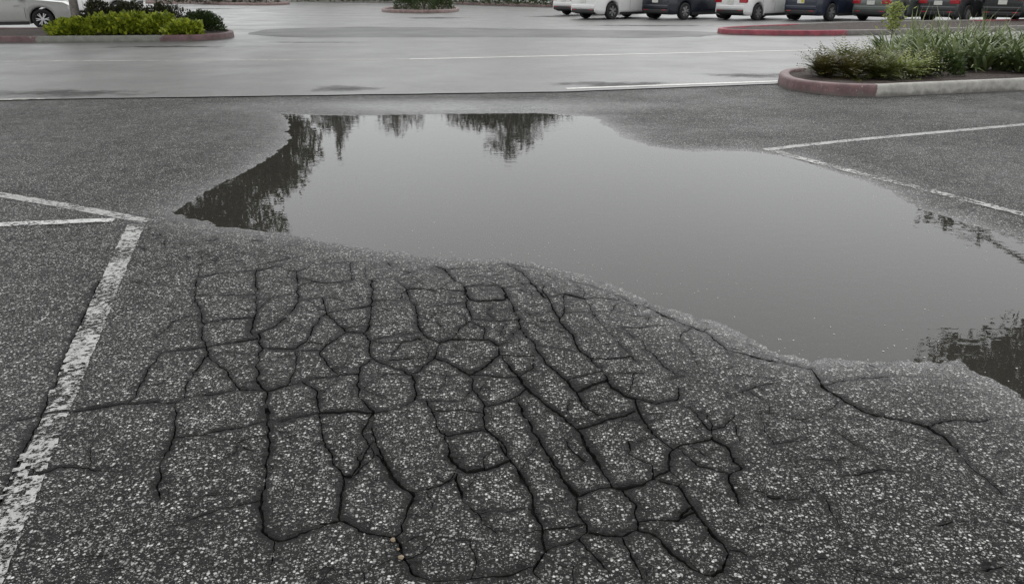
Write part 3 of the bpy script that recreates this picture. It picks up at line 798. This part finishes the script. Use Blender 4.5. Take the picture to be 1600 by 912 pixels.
for i, (px, py, rx, h, lab) in enumerate([(160, 47.5, .66, .85, 'dusky brown green shrub behind lime shrubs, nearest the tree trunk'),
        (205, 47, .66, .80, 'dusky brown green shrub in the middle behind the lime shrubs'),
        (256, 46, .66, .72, 'dusky brown green shrub behind the lime shrubs, next to the dark round bush')]):
    x, y = G(px, py, .16); shrub('dusky_shrub', x, y, rx, .5, h, 'lf_brown', 3200, .075, lab, 'dusky shrubs behind lime ones', 41 + i)
for i, (px, py, rx, h, lab) in enumerate([(634, 15.5, .62, .85, 'left shrub of three on the small oval island'), (662, 16.5, .68, .95, 'middle shrub of three on the small oval island'), (692, 15.5, .60, .85, 'right shrub of three on the small oval island')]):
    x, y = G(px, py, .16); shrub('island_shrub', x, y, rx, .8, h, 'lf_dark', 1300, .09, lab, 'shrubs of the oval island', 51 + i)

ORD = ['first', 'second', 'third', 'fourth', 'fifth', 'sixth', 'seventh', 'eighth', 'ninth', 'tenth', 'eleventh', 'twelfth', 'thirteenth', 'fourteenth', 'fifteenth', 'sixteenth', 'seventeenth', 'eighteenth']
# far hedge: shrubs one can hardly tell apart at the top edge of the picture
k = 0
for px in range(462, 880, 26):
    t = (px - 450) / 430.; py = np.interp(px, [450, 640, 705, 790, 880], [2.6, 3.4, 5.0, 7.2, 9.2])
    x, y = G(px, py, .16); k += 1
    shrub('hedge_shrub', x, y + .5, 1.05, .8, .95, 'lf_dark', 420, .16, ORD[k - 1] + ' dark hedge shrub from the left along the far edge of the lot', 'hedge shrubs along the far edge', 100 + k)
for px in range(262, 440, 30):
    x, y = G(px, 5.2, .16); k += 1
    shrub('bed_shrub', x, y + .6, 1.1, .7, .75, 'lf_brown', 380, .16, ORD[k - 18] + ' low dark shrub from the left on the farthest island', 'shrubs on the farthest left island', 100 + k)

def blades(name, mat, parent, n, rad, length, width, seed, droop=.5, up=.6, base=.05, seg=4, spread=1.0):
    """arching strap leaves that spring from a crown"""
    r = random.Random(seed); vs = []; fs = []; tn = []
    for k in range(n):
        a = r.uniform(0, 2 * math.pi); q = rad * math.sqrt(r.random())
        b = Vector((math.cos(a) * q, math.sin(a) * q, base * r.random()))
        a2 = a + r.gauss(0, .7); d = Vector((math.cos(a2), math.sin(a2), 0)) * spread
        L = length * r.uniform(.55, 1.2); w = width * r.uniform(.7, 1.25); el = up + r.gauss(0, .22)
        s = Vector((-math.sin(a2), math.cos(a2), 0)); p = b.copy(); t = min(1, max(0, r.gauss(.45, .25)))
        b0 = len(vs); tw = r.uniform(-.5, .5)
        for j in range(seg + 1):
            f = j / seg; ww = w * (1 - f ** 2.2) * (.6 + .4 * min(1, f * 4)) * .5 + .0008
            sd = (s * math.cos(tw * f) + Vector((0, 0, math.sin(tw * f))))
            vs += [p + sd * ww, p - sd * ww]; tn += [min(1, t * (.75 + .35 * f))] * 2
            e = el - droop * (f ** 1.4) * 1.9
            p = p + (d * math.cos(e) + Vector((0, 0, math.sin(e)))) * (L / seg)
            if p.z < .005: p.z = .005
        for j in range(seg): fs.append((b0 + 2 * j, b0 + 2 * j + 1, b0 + 2 * j + 3, b0 + 2 * j + 2))
    o = mesh(name, vs, fs, mat, parent, attrs={'tone': tn}); o['kind'] = 'stuff'; return o
def fronds(name, mat, parent, n, length, width, seed, up=.75, droop=.55):
    """pinnate fronds: rachis with rows of small leaflets"""
    r = random.Random(seed); vs = []; fs = []; tn = []
    for k in range(n):
        a = r.uniform(0, 6.283); el = up + r.gauss(0, .3); L = length * r.uniform(.55, 1.15); p = Vector((math.cos(a) * .04, math.sin(a) * .04, .02))
        d = Vector((math.cos(a), math.sin(a), 0)); s = Vector((-d.y, d.x, 0)); t = min(1, max(0, r.gauss(.45, .26))); N = 13
        for j in range(N):
            f = j / (N - 1); e = el - droop * 1.8 * f ** 1.3
            st = d * math.cos(e) + Vector((0, 0, math.sin(e))); q = p + st * (L / N)
            if q.z < .01: q.z = .01
            w = width * math.sin(math.pi * min(.97, .18 + .8 * f)) * r.uniform(.8, 1.2)
            for sg in (-1, 1):
                tip = p + s * sg * w + st * w * .7 + Vector((0, 0, -w * .15 + r.uniform(-.01, .015)))
                b = len(vs); m_ = (p + tip) / 2
                vs += [p, m_ + st * .011, tip, m_ - st * .011]; fs += [(b, b + 1, b + 2, b + 3)]; tn += [min(1, max(0, t + r.gauss(0, .12)))] * 4
            p = q
    o = mesh(name, vs, fs, mat, parent, attrs={'tone': tn}); o['kind'] = 'stuff'; return o
def plant(name, px, py, label, cat='plant', group=None, dz=0.):
    x, y = G(px, py, .15); root = empty(name, (x, y, Z0 + .10 + dz)); tag(root, label, cat, group); return root
# near right island, left end: ferny clumps
FE = 'ferny clumps on the right island'
for i, (px, py, mat, n, L, lab) in enumerate([
        (1288, 119, 'lf_rust', 60, .46, 'rusty green ferny clump at the red nose of the right island'),
        (1330, 121, 'lf_rust', 64, .46, 'rusty green ferny clump second from the red nose of the right island'),
        (1318, 108, 'lf_fern', 60, .48, 'olive ferny clump behind the two rusty clumps'),
        (1372, 122, 'lf_fern', 64, .46, 'olive ferny clump at the front, beside the pale yellow green one'),
        (1362, 107, 'lf_fern', 60, .50, 'olive ferny clump behind the pale yellow green one'),
        (1408, 120, 'lf_lime2', 60, .46, 'pale yellow green ferny clump in the middle of the right island'),
        (1440, 117, 'lf_fern', 54, .42, 'low olive ferny clump beside the patch of bare mulch')]):
    q = plant('fern_clump', px, py, lab, group=FE); fronds('foliage', M[mat], q, n * 2, L * 1.25, .085, 200 + i, up=.85, droop=.5)
    blades('inner_leaves', M[mat], q, 40, .10, L * .85, .035, 260 + i, up=1.0)
# strap leaved plants behind and to the right
ST = 'strap leaved plants on the right island'
sp = [(1388, 97, .62), (1424, 93, .66), (1462, 92, .68), (1500, 92, .68), (1540, 93, .68), (1580, 95, .66), (1452, 106, .62), (1490, 108, .62), (1528, 109, .6), (1566, 110, .58), (1600, 112, .56), (1640, 100, .62), (1650, 115, .55), (1420, 84, .62), (1480, 82, .66), (1545, 83, .66), (1610, 84, .62)]
for i, (px, py, L) in enumerate(sp):
    rowi = 'back' if py < 90 else ('middle' if py < 104 else 'front')
    q = plant('strap_leaf_plant', px, py, '%s row strap leaved plant on right island' % rowi, group=ST + ', ' + rowi + ' row')
    row = sorted(s[0] for s in sp if ('back' if s[1] < 90 else ('middle' if s[1] < 104 else 'front')) == rowi); o_ = row.index(px)
    q['label'] = '%s strap leaved plant from the left in the %s row of the right island' % (['first', 'second', 'third', 'fourth', 'fifth', 'sixth', 'seventh'][o_], rowi)
    blades('foliage', M['lf_strap'], q, 80, .15, L, .056, 300 + i, droop=.58, up=.95)
    blades('pale_leaves', M['lf_strap2'], q, 34, .15, L * 1.05, .05, 360 + i, droop=.55, up=1.0)
q = plant('leafy_bush', 1478, 118, 'low dark leafy bush in front of the strap leaved plants', 'shrub'); leafcloud('foliage', M['lf_dark'], q, 420, dome(.28, .24, .3, .3, 5), .07, .6, 77)
q = plant('sapling', 1388, 84, 'yellow green sapling standing up behind the ferny clumps', 'plant')
leafcloud('foliage', M['lf_lime2'], q, 260, lambda r: (Vector((r.gauss(0, .09), r.gauss(0, .09), r.uniform(.45, 1.0))), Vector((r.gauss(0, 1), r.gauss(0, 1), .4)).normalized()), .09, .4, 78)
mb = MB(); mb.tube([(0, 0, -.05), (.01, 0, .5), (.02, .01, .95)], [.012, .009, .005], 6); mb.build('stem', M['stem'], q)
for i, (px, py) in enumerate([(1422, 86), (1448, 85), (1470, 86), (1506, 86), (1530, 85), (1552, 87)]):
    q = plant('tall_weed', px, py, ('first', 'second', 'third', 'fourth', 'fifth', 'sixth')[i] + ' tall grassy weed from the yellow green sapling towards the right', group='tall weeds on the right island')
    blades('foliage', M['lf_strap2'], q, 16, .07, .85, .028, 400 + i, droop=.28, up=1.35)

# trees: trunk, limbs, crown of leaf blades in uneven clumps
def tree(name, x, y, z, trunk_h, tr, clumps, n, size, mat, label, seed, lean=(0, 0), group=None):
    r = random.Random(seed); root = empty(name, (x, y, z)); tag(root, label, 'tree', group)
    t = MB(); tx, ty = lean
    t.tube([(0, 0, -.15), (0, 0, .3), (tx * .4, ty * .4, trunk_h * .5), (tx, ty, trunk_h)], [tr * 1.35, tr, tr * .85, tr * .6], 12); 
    lm = t
    for (cx, cy, cz, cr, ch) in clumps:
        s = Vector((tx, ty, trunk_h * r.uniform(.7, 1.))); e = Vector((cx, cy, cz)); m = s.lerp(e, .5) + Vector((r.uniform(-.3, .3), r.uniform(-.3, .3), .25))
        lm.tube([s, m, e], [tr * .45, tr * .28, tr * .08], 6)
        for k in range(5):
            q = e + Vector((r.uniform(-1, 1) * cr, r.uniform(-1, 1) * cr, r.uniform(-.6, .8) * ch)); lm.tube([m.lerp(e, .6), (m + q) / 2 + Vector((0, 0, .1)), q], [tr * .14, tr * .09, tr * .03], 5)
    lm.build('trunk', M['bark'], root, True)
    wts = [c[3] ** 1.4 * c[4] ** .6 for c in clumps]
    def shp(rr):
        c = rr.choices(clumps, wts)[0]
        d = Vector((rr.gauss(0, 1), rr.gauss(0, 1), rr.gauss(0, 1))).normalized(); k = rr.random() ** .45
        q = 1 + .45 * noise.noise(d * 2.5 + Vector((c[0], c[1], seed)))
        return Vector((c[0] + d.x * c[3] * k * q, c[1] + d.y * c[3] * k * q, c[2] + d.z * c[4] * k * q)), d
    leafcloud('crown', mat, root, n, shp, size, .55, seed, .3)
    return root
r = random.Random(21)
cl = []
for k in range(34):
    a = r.uniform(0, 6.283); q = 4.9 * math.sqrt(r.random()); zz = r.uniform(2.9, 7.4)
    kk = math.sqrt(max(.1, 1 - ((zz - 4.2) / 4.0) ** 2)); cl.append((math.cos(a) * q * kk + .8, math.sin(a) * q * kk, zz, r.uniform(1.0, 1.6), r.uniform(.65, 1.0)))
cl += [(6.2, -.5, 2.6, .9, .7), (6.0, .8, 3.3, .9, .7), (5.7, 0, 3.9, 1.0, .8), (5.0, -1., 3.0, 1.2, .8), (5.2, .6, 2.7, 1.0, .7), (4.6, -.4, 4.3, 1.2, .8), (3.6, -.8, 5.4, 1.2, .8)]
tree('island_tree', -13.1, 25.5, Z0 + .1, 2.9, .13, cl, 22000, .22, M['lf_tree'], 'grey trunked tree growing among the shrubs of the left island', 61)
cl = [(-3.7, 2.6, 3.35, .55, .28), (-3.1, 2.2, 3.3, .45, .25)]
cl += [(-3.0, 1.2, 6.6, 1.0, .7), (-3.2, .2, 7.6, 1.1, .8), (-2.4, -1., 6.8, 1.1, .8)]
for k in range(30):
    a = r.uniform(0, 6.283); q = 5.2 * math.sqrt(r.random()); zz = r.uniform(5.9, 13.)
    kk = math.sqrt(max(.1, 1 - ((zz - 8.7) / 4.6) ** 2)); cl.append((math.cos(a) * q * kk + .6, math.sin(a) * q * kk, zz, r.uniform(.9, 1.6), r.uniform(.6, 1.0)))
tree('island_tree', 13.8, 15.6, Z0 + .1, 4.9, .17, cl, 17000, .20, M['lf_tree'], 'tall tree on the right island, seen only mirrored in the puddle', 62)
def far_tree(x, y, top, half, low, n, label, seed, spire=1.):
    """tall tree whose upper part narrows to a ragged point"""
    r = random.Random(seed); cl = []
    for k in range(16):
        f = k / 15.; z = low + (top - low) * f; w = half * (1 - f) ** spire
        a = r.uniform(0, 6.283); cl.append((math.cos(a) * w * .62, math.sin(a) * w * .62, z, max(.25, w * .62 + .1), max(.3, (top - low) * .08)))
        if f < .6: a += 3.14 + r.uniform(-.7, .7); cl.append((math.cos(a) * w * .62, math.sin(a) * w * .62, z + .3, max(.3, w * .6), (top - low) * .08))
    return tree('conifer', x, y, 0, top * .93, .22, cl, n, .36, M['lf_conifer'], label, seed, group='far trees mirrored in the puddle')
far_tree(-17.0, 79, 14.2, 6.2, 5.0, 9000, 'slender far conifer, leftmost of the three mirrored at the puddle far edge', 71, 1.3)
far_tree(-11.4, 80, 12.6, 8.0, 5.0, 9500, 'shorter far conifer mirrored between the two taller ones', 72, .8)
far_tree(-.4, 79, 14.6, 10.2, 5.0, 19000, 'broad far conifer mirrored right of centre at the puddle far edge', 73, .85)

# ------------------------------------------------------------------ cars
def paintmat(name, col, rough=.25):
    b = NB(name); n_ = b.noise(3., 3)
    c = b.mix(b.rng(n_, .3, .7), tuple(x * .93 for x in col), col)
    b.bsdf(Base_Color=c, Roughness=b.rng(b.noise(30., 3), .3, .7, rough, rough + .12), Coat_Weight=.45, Coat_Roughness=.06); return b.m
CP = {'white': paintmat('white_car_paint', (.72, .72, .71)), 'navy': paintmat('navy_car_paint', (.006, .009, .018)), 'blue': paintmat('blue_car_paint', (.009, .014, .032)),
      'silver': paintmat('silver_car_paint', (.42, .42, .40)), 'charcoal': paintmat('charcoal_car_paint', (.035, .037, .04)), 'black': paintmat('black_car_paint', (.010, .011, .013)), 'grey': paintmat('grey_green_car_paint', (.10, .115, .105))}
glass = simple('car_glass', (.012, .014, .016), .06, var=.1, spec=.8)
rubber = simple('tyre_rubber', (.012, .012, .012), .75, var=.2)
trim = simple('black_trim', (.014, .014, .015), .55, var=.2)
alloy = simple('alloy_rim', (.55, .55, .56), .3, .75)
redl = simple('red_lamp', (.35, .012, .02), .18, coat=.6)
clearl = simple('clear_lamp', (.62, .62, .60), .12, coat=.6)
amber = simple('amber_lamp', (.5, .18, .03), .2)
platem = simple('number_plate', (.62, .62, .58), .4)
yellow = simple('yellow_sticker', (.50, .44, .03), .5)
chrome = simple('chrome', (.6, .6, .6), .15, 1.)
under = simple('underbody', (.010, .010, .010), .9)
STY = {
 'suv': dict(L=4.5, W=1.80, wb=2.62, R=.345, belt=1.0, clr=.21,
   top=[(-2.25, .74), (-2.235, .98), (-2.20, 1.06), (-1.98, 1.47), (-1.80, 1.60), (-1.0, 1.655), (0, 1.665), (.45, 1.60), (1.20, 1.09), (1.35, 1.06), (2.0, .98), (2.18, .86), (2.25, .66)],
   ws=(.52, 1.14), rw=(-2.17, -1.95), win=[(-1.72, -1.22), (-1.14, -.32), (-.24, .58)], doors=(-1.18, -.28, .86)),
 'hatch': dict(L=4.2, W=1.78, wb=2.60, R=.325, belt=.94, clr=.19,
   top=[(-2.1, .70), (-2.08, .92), (-2.02, 1.02), (-1.70, 1.38), (-1.45, 1.46), (-.6, 1.50), (0, 1.50), (.4, 1.44), (1.15, 1.0), (1.3, .97), (1.85, .90), (2.04, .78), (2.1, .58)],
   ws=(.46, 1.10), rw=(-1.99, -1.68), win=[(-1.5, -1.1), (-1.02, -.26), (-.18, .55)], doors=(-1.06, -.22, .84)),
 'sedan': dict(L=4.65, W=1.80, wb=2.72, R=.325, belt=.92, clr=.18,
   top=[(-2.325, .68), (-2.30, .90), (-2.2, .97), (-1.70, 1.0), (-1.62, 1.02), (-1.0, 1.37), (-.7, 1.43), (-.1, 1.45), (.3, 1.40), (1.1, .98), (1.25, .95), (2.05, .86), (2.26, .74), (2.325, .56)],
   ws=(.36, 1.06), rw=(-1.6, -1.04), win=[(-1.22, -.98), (-.92, -.24), (-.16, .50)], doors=(-1.0, -.2, .88))}
def car(label, style, col, rear_right=None, heading=0., center=None, front_right=None, group=None, sticker=False, rimm=None, ground=.036, simplecar=False):
    s = STY[style]; L, Wd, wb, Rw = s['L'], s['W'], s['wb'], s['R']; tr = Wd / 2 - .12
    c, sn = math.cos(heading), math.sin(heading)
    if rear_right:
        lx, ly = -wb / 2, -(Wd / 2 - .02); center = (rear_right[0] - (c * lx - sn * ly), rear_right[1] - (sn * lx + c * ly))
    if front_right:
        lx, ly = wb / 2, -(Wd / 2 - .02); center = (front_right[0] - (c * lx - sn * ly), front_right[1] - (sn * lx + c * ly))
    root = empty('parked_car', (center[0], center[1], ground), heading); tag(root, label, 'car', group)
    xt = [p[0] for p in s['top']]; zt_ = [p[1] for p in s['top']]
    def ring(x):
        e = abs(x) / (L / 2); w = Wd / 2 * (1 - .16 * e ** 7 - .02 * e ** 2)
        zt = float(np.interp(x, xt, zt_)); zb = s['clr'] + .10 * max(0, (e - .86) / .14) ** 1.5
        for xc in (-wb / 2, wb / 2):
            d = abs(x - xc); Ra = Rw + .055
            if d < Ra: zb = max(zb, Rw + math.sqrt(Ra * Ra - d * d))
        zB = min(s['belt'] + .03 * (x < 0), zt - .07); g = max(0, zt - zB); k = min(1, max(0, (g - .1) / .5)); wt = w * (1 - .24 * k - .03)
        zb = min(zb, zB - .06); zm = zb + (zB - zb) * .5
        return [(0, zb), (w * .8, zb), (w * .965, zb + .015), (w * .992, zb + (zB - zb) * .22), (w * 1., zm), (w * .99, zB - (zB - zb) * .12), (w * .965, zB),
                (w * .965 + (wt - w * .965) * .5, zB + (zt - zB) * .46), (wt, zt - .07 * min(1, g / .35)), (wt * .90, zt - .02 * min(1, g / .3)), (wt * .6, zt), (0, zt + .012)]
    xs = sorted(set([round(x, 4) for x in np.linspace(-L / 2, L / 2, 46)] + [round(xc + (Rw + .055) * math.sin(t), 4) for xc in (-wb / 2, wb / 2) for t in np.linspace(-1.57, 1.57, 19)] + [round(q, 4) for q in xt]))
    vs = []; fs = []; mi = []
    for x in xs:
        rg = ring(x); full = rg + [(-a, b) for a, b in rg[-2:0:-1]]
        vs += [(x, a, b) for a, b in full]
    K = 22
    for i in range(len(xs) - 1):
        for k in range(K):
            k2 = (k + 1) % K; fs.append((i * K + k, (i + 1) * K + k, (i + 1) * K + k2, i * K + k2)); mi.append(1 if k in (0, K - 1) else 0)
    fs.append(tuple(range(K))); fs.append(tuple(range((len(xs) - 1) * K, len(xs) * K))[::-1]); mi += [0, 0]
    body = mesh('body', vs, fs, None, root, True, mats=[CP[col], under], midx=mi)
    body.data.polygons.foreach_set('use_smooth', [True] * (len(fs) - 2) + [False, False])
    # glass
    def sidep(x, t, side):
        rg = ring(x); a, b = Vector((rg[6][0], rg[6][1])), Vector((rg[8][0], rg[8][1])); m_ = Vector((rg[7][0], rg[7][1]))
        q = a.lerp(m_, t * 2) if t < .5 else m_.lerp(b, t * 2 - 1); return (x, side * (q.x + .007), q.y)
    for (x0, x1) in s['win']:
        for side in (-1, 1):
            g_ = MB(); n_ = 7; P_ = [[sidep(x, t, side) for t in (.08, .4, .7, .90)] for x in np.linspace(x0, x1, n_)]
            vv = [p for row in P_ for p in row]; ff = [(i * 4 + j, i * 4 + j + 1, (i + 1) * 4 + j + 1, (i + 1) * 4 + j) for i in range(n_ - 1) for j in range(3)]
            if side > 0: ff = [f[::-1] for f in ff]
            g_.add(vv, ff).build('side_window', glass, root)
    for nm, (x0, x1) in (('windshield', s['ws']), ('rear_window', s['rw'])):
        g_ = MB(); n_ = 6; vv = []
        for x in np.linspace(x0, x1, n_):
            rg = ring(x); z = rg[10][1]; sl = (float(np.interp(x + .02, xt, zt_)) - float(np.interp(x - .02, xt, zt_))) / .04
            nv = Vector((-sl, 1)).normalized() * .012
            for t in np.linspace(-1, 1, 7): vv.append((x + nv.x, t * rg[9][0] * .93, z + nv.y + .012 * (1 - abs(t)) - .012 * max(0, abs(t) - .66) * 3))
        g_.add(vv, [(i * 7 + j, (i + 1) * 7 + j, (i + 1) * 7 + j + 1, i * 7 + j + 1) for i in range(n_ - 1) for j in range(6)]).build(nm, glass, root)
    # wheels
    tm = MB().lathe_y([(Rw * .66, -.10), (Rw * .90, -.112), (Rw * .975, -.095), (Rw, -.06), (Rw, .06), (Rw * .975, .095), (Rw * .90, .112), (Rw * .66, .10)], 28)
    rm = MB().lathe_y([(Rw * .70, -.104), (Rw * .62, -.104), (Rw * .60, -.03), (.02, -.02), (.02, .0), (Rw * .70, .0)], 28)
    sk = MB()
    for j in range(6):
        a = j * math.pi / 3 + .2
        for da in (-.17, .17):
            d1 = Vector((math.cos(a), 0, math.sin(a))); d2 = Vector((math.cos(a + da), 0, math.sin(a + da))); n_ = Vector((-math.sin(a), 0, math.cos(a))) * .016
            i0 = d1 * .035; i1 = d2 * Rw * .65; f_ = Vector((0, -.098, 0)); b_ = Vector((0, -.055, 0))
            sk.add([i0 - n_ + f_, i0 + n_ + f_, i1 + n_ + f_, i1 - n_ + f_, i0 - n_ + b_, i0 + n_ + b_, i1 + n_ + b_, i1 - n_ + b_], [(0, 1, 2, 3), (0, 3, 7, 4), (1, 5, 6, 2), (3, 2, 6, 7), (4, 5, 1, 0)])
    sk.lathe_y([(.055, -.102), (.0, -.104), (.0, -.05), (.055, -.05)], 12)
    first = None
    for xw in (-wb / 2, wb / 2):
        for side in (-1, 1):
            if first is None:
                wh = tm.build('wheel', rubber, root, True); rb = rm.build('rim', trim, wh, True); sp_ = sk.build('spokes', rimm or alloy, wh); first = (wh, rb, sp_)
            else:
                wh = first[0].copy(); C.objects.link(wh)
                for q in first[1:]:
                    d = q.copy(); C.objects.link(d); d.parent = wh
            wh.location = (xw, side * (Wd / 2 - .125), Rw); wh.rotation_euler = (0, rnd.uniform(0, 1), 0 if side < 0 else math.pi)
    # lamps, bumpers, plate, seams
    def endw(x): return ring(x)[4][0]
    zr = s['belt'] - .16 if style != 'suv' else .93
    xr = -L / 2
    for side in (-1, 1):
        y1 = endw(xr + .1) * 1.0
        yy = sorted((side * (y1 - .34), side * (y1 + .006)))
        MB().box(xr - .012, xr + .24, yy[0], yy[1], zr - .085, zr + .075, .03).build('tail_lamp', redl, root)
        xf = L / 2; yy = sorted((side * (endw(xf - .12) - .40), side * (endw(xf - .12) + .004)))
        MB().box(xf - .30, xf + .008, yy[0], yy[1], .60, .74, .035).build('headlight', clearl, root)
        yy = sorted((side * (Wd / 2 - .01), side * (Wd / 2 + .17)))
        MB().box(s['ws'][1] - .32, s['ws'][1] - .18, yy[0], yy[1], s['belt'] + .0, s['belt'] + .14, .04).build('mirror', CP[col], root)
        yb = sorted((side * (Wd / 2 - .012), side * (Wd / 2 + .008)))
        MB().box(-wb / 2 + Rw + .08, wb / 2 - Rw - .08, yb[0], yb[1], s['clr'] - .02, s['clr'] + .085, .02).build('sill', trim, root)
        for xd in s['doors']:
            y_ = side * (ring(xd)[4][0] + .001); w5 = side * (ring(xd)[6][0] + .001); w3 = side * (ring(xd)[3][0] + .001); zb_ = max(ring(xd)[3][1], s['clr'] + .1)
            g_ = MB(); vv = []
            for (yy_, zz_) in ((w3, zb_), (y_, (zb_ + s['belt']) / 2), (w5, s['belt'] - .01)): vv += [(xd - .006, yy_ + side * .0025, zz_), (xd + .006, yy_ + side * .0025, zz_)]
            fs_ = [(0, 1, 3, 2), (2, 3, 5, 4)]; fs_ = fs_ if side < 0 else [f[::-1] for f in fs_]
            g_.add(vv, fs_).build('door_seam', trim, root)
        for xd in s['doors'][1:]:
            xh = xd - .22 if xd > 0 else xd - .18; y_ = ring(xh)[5][0]; yh = sorted((side * (y_ - .01), side * (y_ + .03)))
            MB().box(xh - .09, xh + .09, yh[0], yh[1], s['belt'] - .17, s['belt'] - .135, .012).build('door_handle', CP[col], root)
    wr = endw(xr + .06)
    MB().box(xr - .035, xr + .14, -wr + .04, wr - .04, .44, .62, .05).build('rear_bumper', CP[col], root)
    MB().box(xr - .028, xr + .16, -wr + .06, wr - .06, .26, .44, .05).build('bumper_valance', trim, root)
    for side in (-1, 1): MB().box(xr - .034, xr - .02, side * (wr - .25) - .10, side * (wr - .25) + .10, .385, .415, .004).build('reflector', redl, root)
    wf = endw(L / 2 - .06)
    MB().box(L / 2 - .16, L / 2 + .03, -wf + .05, wf - .05, .27, .52, .06).build('front_bumper', CP[col], root)
    MB().box(L / 2 - .1, L / 2 + .012, -.42, .42, .54, .70, .03).build('grille', trim, root)
    pz = .70 if style == 'suv' else .66
    pl = MB().box(xr - .03, xr + .02, -.16, .16, pz - .01, pz + .15, .006).build('number_plate', platem, root)
    if sticker: MB().box(xr - .034, xr - .0295, -.14, -.02, pz + .02, pz + .13, .001).build('sticker', yellow, pl)
    MB().lathe_y([(.03, 0), (.025, 0), (.025, .16), (.03, .16)], 12).build('exhaust', chrome, root).location = (0, 0, 0)
    ex = root.children[-1]; ex.rotation_euler = (0, 0, R(-90)); ex.location = (xr - .02, .5, .25)
    return root
HD = R(39)
GR = 'cars parked in the angled row'
car('white car at left end of the angled row, its front hidden by the white SUV', 'sedan', 'white', rear_right=G(922, 25), heading=HD, group=GR)
car('white SUV with bright alloy wheels, between a white car and a dark SUV', 'suv', 'white', rear_right=G(957, 31.3), heading=HD, group=GR)
car('dark navy SUV with bright alloy wheels between two white cars', 'suv', 'navy', rear_right=G(1070, 31.9), heading=HD, group=GR)
car('white hatchback between the two dark blue cars', 'hatch', 'white', rear_right=G(1184, 33), heading=HD, group=GR)
car('dark blue car with a yellow sticker on its number plate', 'suv', 'blue', rear_right=G(1298, 34), heading=HD, group=GR, sticker=True)
car('grey green car behind the yellow green sapling', 'sedan', 'grey', rear_right=G(1408, 35), heading=HD, group=GR)
car('charcoal hatchback between the grey green car and the black SUV', 'hatch', 'charcoal', rear_right=G(1510, 36), heading=HD, group=GR)
car('black SUV at the right end of the angled row', 'suv', 'black', rear_right=G(1614, 37.5), heading=HD, group=GR)
car('white sedan in the second row, behind the grey green car', 'sedan', 'white', rear_right=(18.3, 43.5), heading=HD)
car('silver sedan parked behind the left island, cut off by the picture edge', 'sedan', 'silver', front_right=G(70, 47), heading=R(22))
car('white hatchback parked beyond the shrubs of the left island', 'hatch', 'white', center=(-19.8, 40.5), heading=R(6))
car('silver car far off behind the hedge, nearest the small oval island', 'sedan', 'silver', center=(-12.5, 84), heading=R(8))
car('silver SUV far off behind the hedge at upper left', 'suv', 'silver', center=(-22.5, 84), heading=R(5))

# pebbles lodged in a crack near the bottom of the picture
peb = simple('tan_pebble', (.19, .145, .095), .6, var=.25, scale=90)
for i, (px, py, rr, lab) in enumerate([(614, 844, .007, 'topmost tan pebble lodged in the crack near the bottom edge'), (622, 858, .0045, 'smallest tan pebble of three lodged in the crack'), (627, 872, .0085, 'lowest and largest tan pebble lodged in the crack')]):
    x, y = G(px, py); bm = bmesh.new(); bmesh.ops.create_icosphere(bm, subdivisions=2, radius=rr)
    for v in bm.verts:
        v.co *= 1 + .6 * noise.noise(v.co * 160 + Vector((i * 7, 0, 0))); v.co.z *= .7
    me = bpy.data.meshes.new('pebble'); bm.to_mesh(me); bm.free(); me.materials.append(peb)
    o = bpy.data.objects.new('pebble', me); C.objects.link(o); o.location = (x, y, lotz(x, y) + rr * .35); tag(o, lab, 'pebble', 'pebbles in the crack')

print('verts', len(V2), 'pieces', len(comps), 'tris', sum(len(m.polygons) for m in bpy.data.meshes))
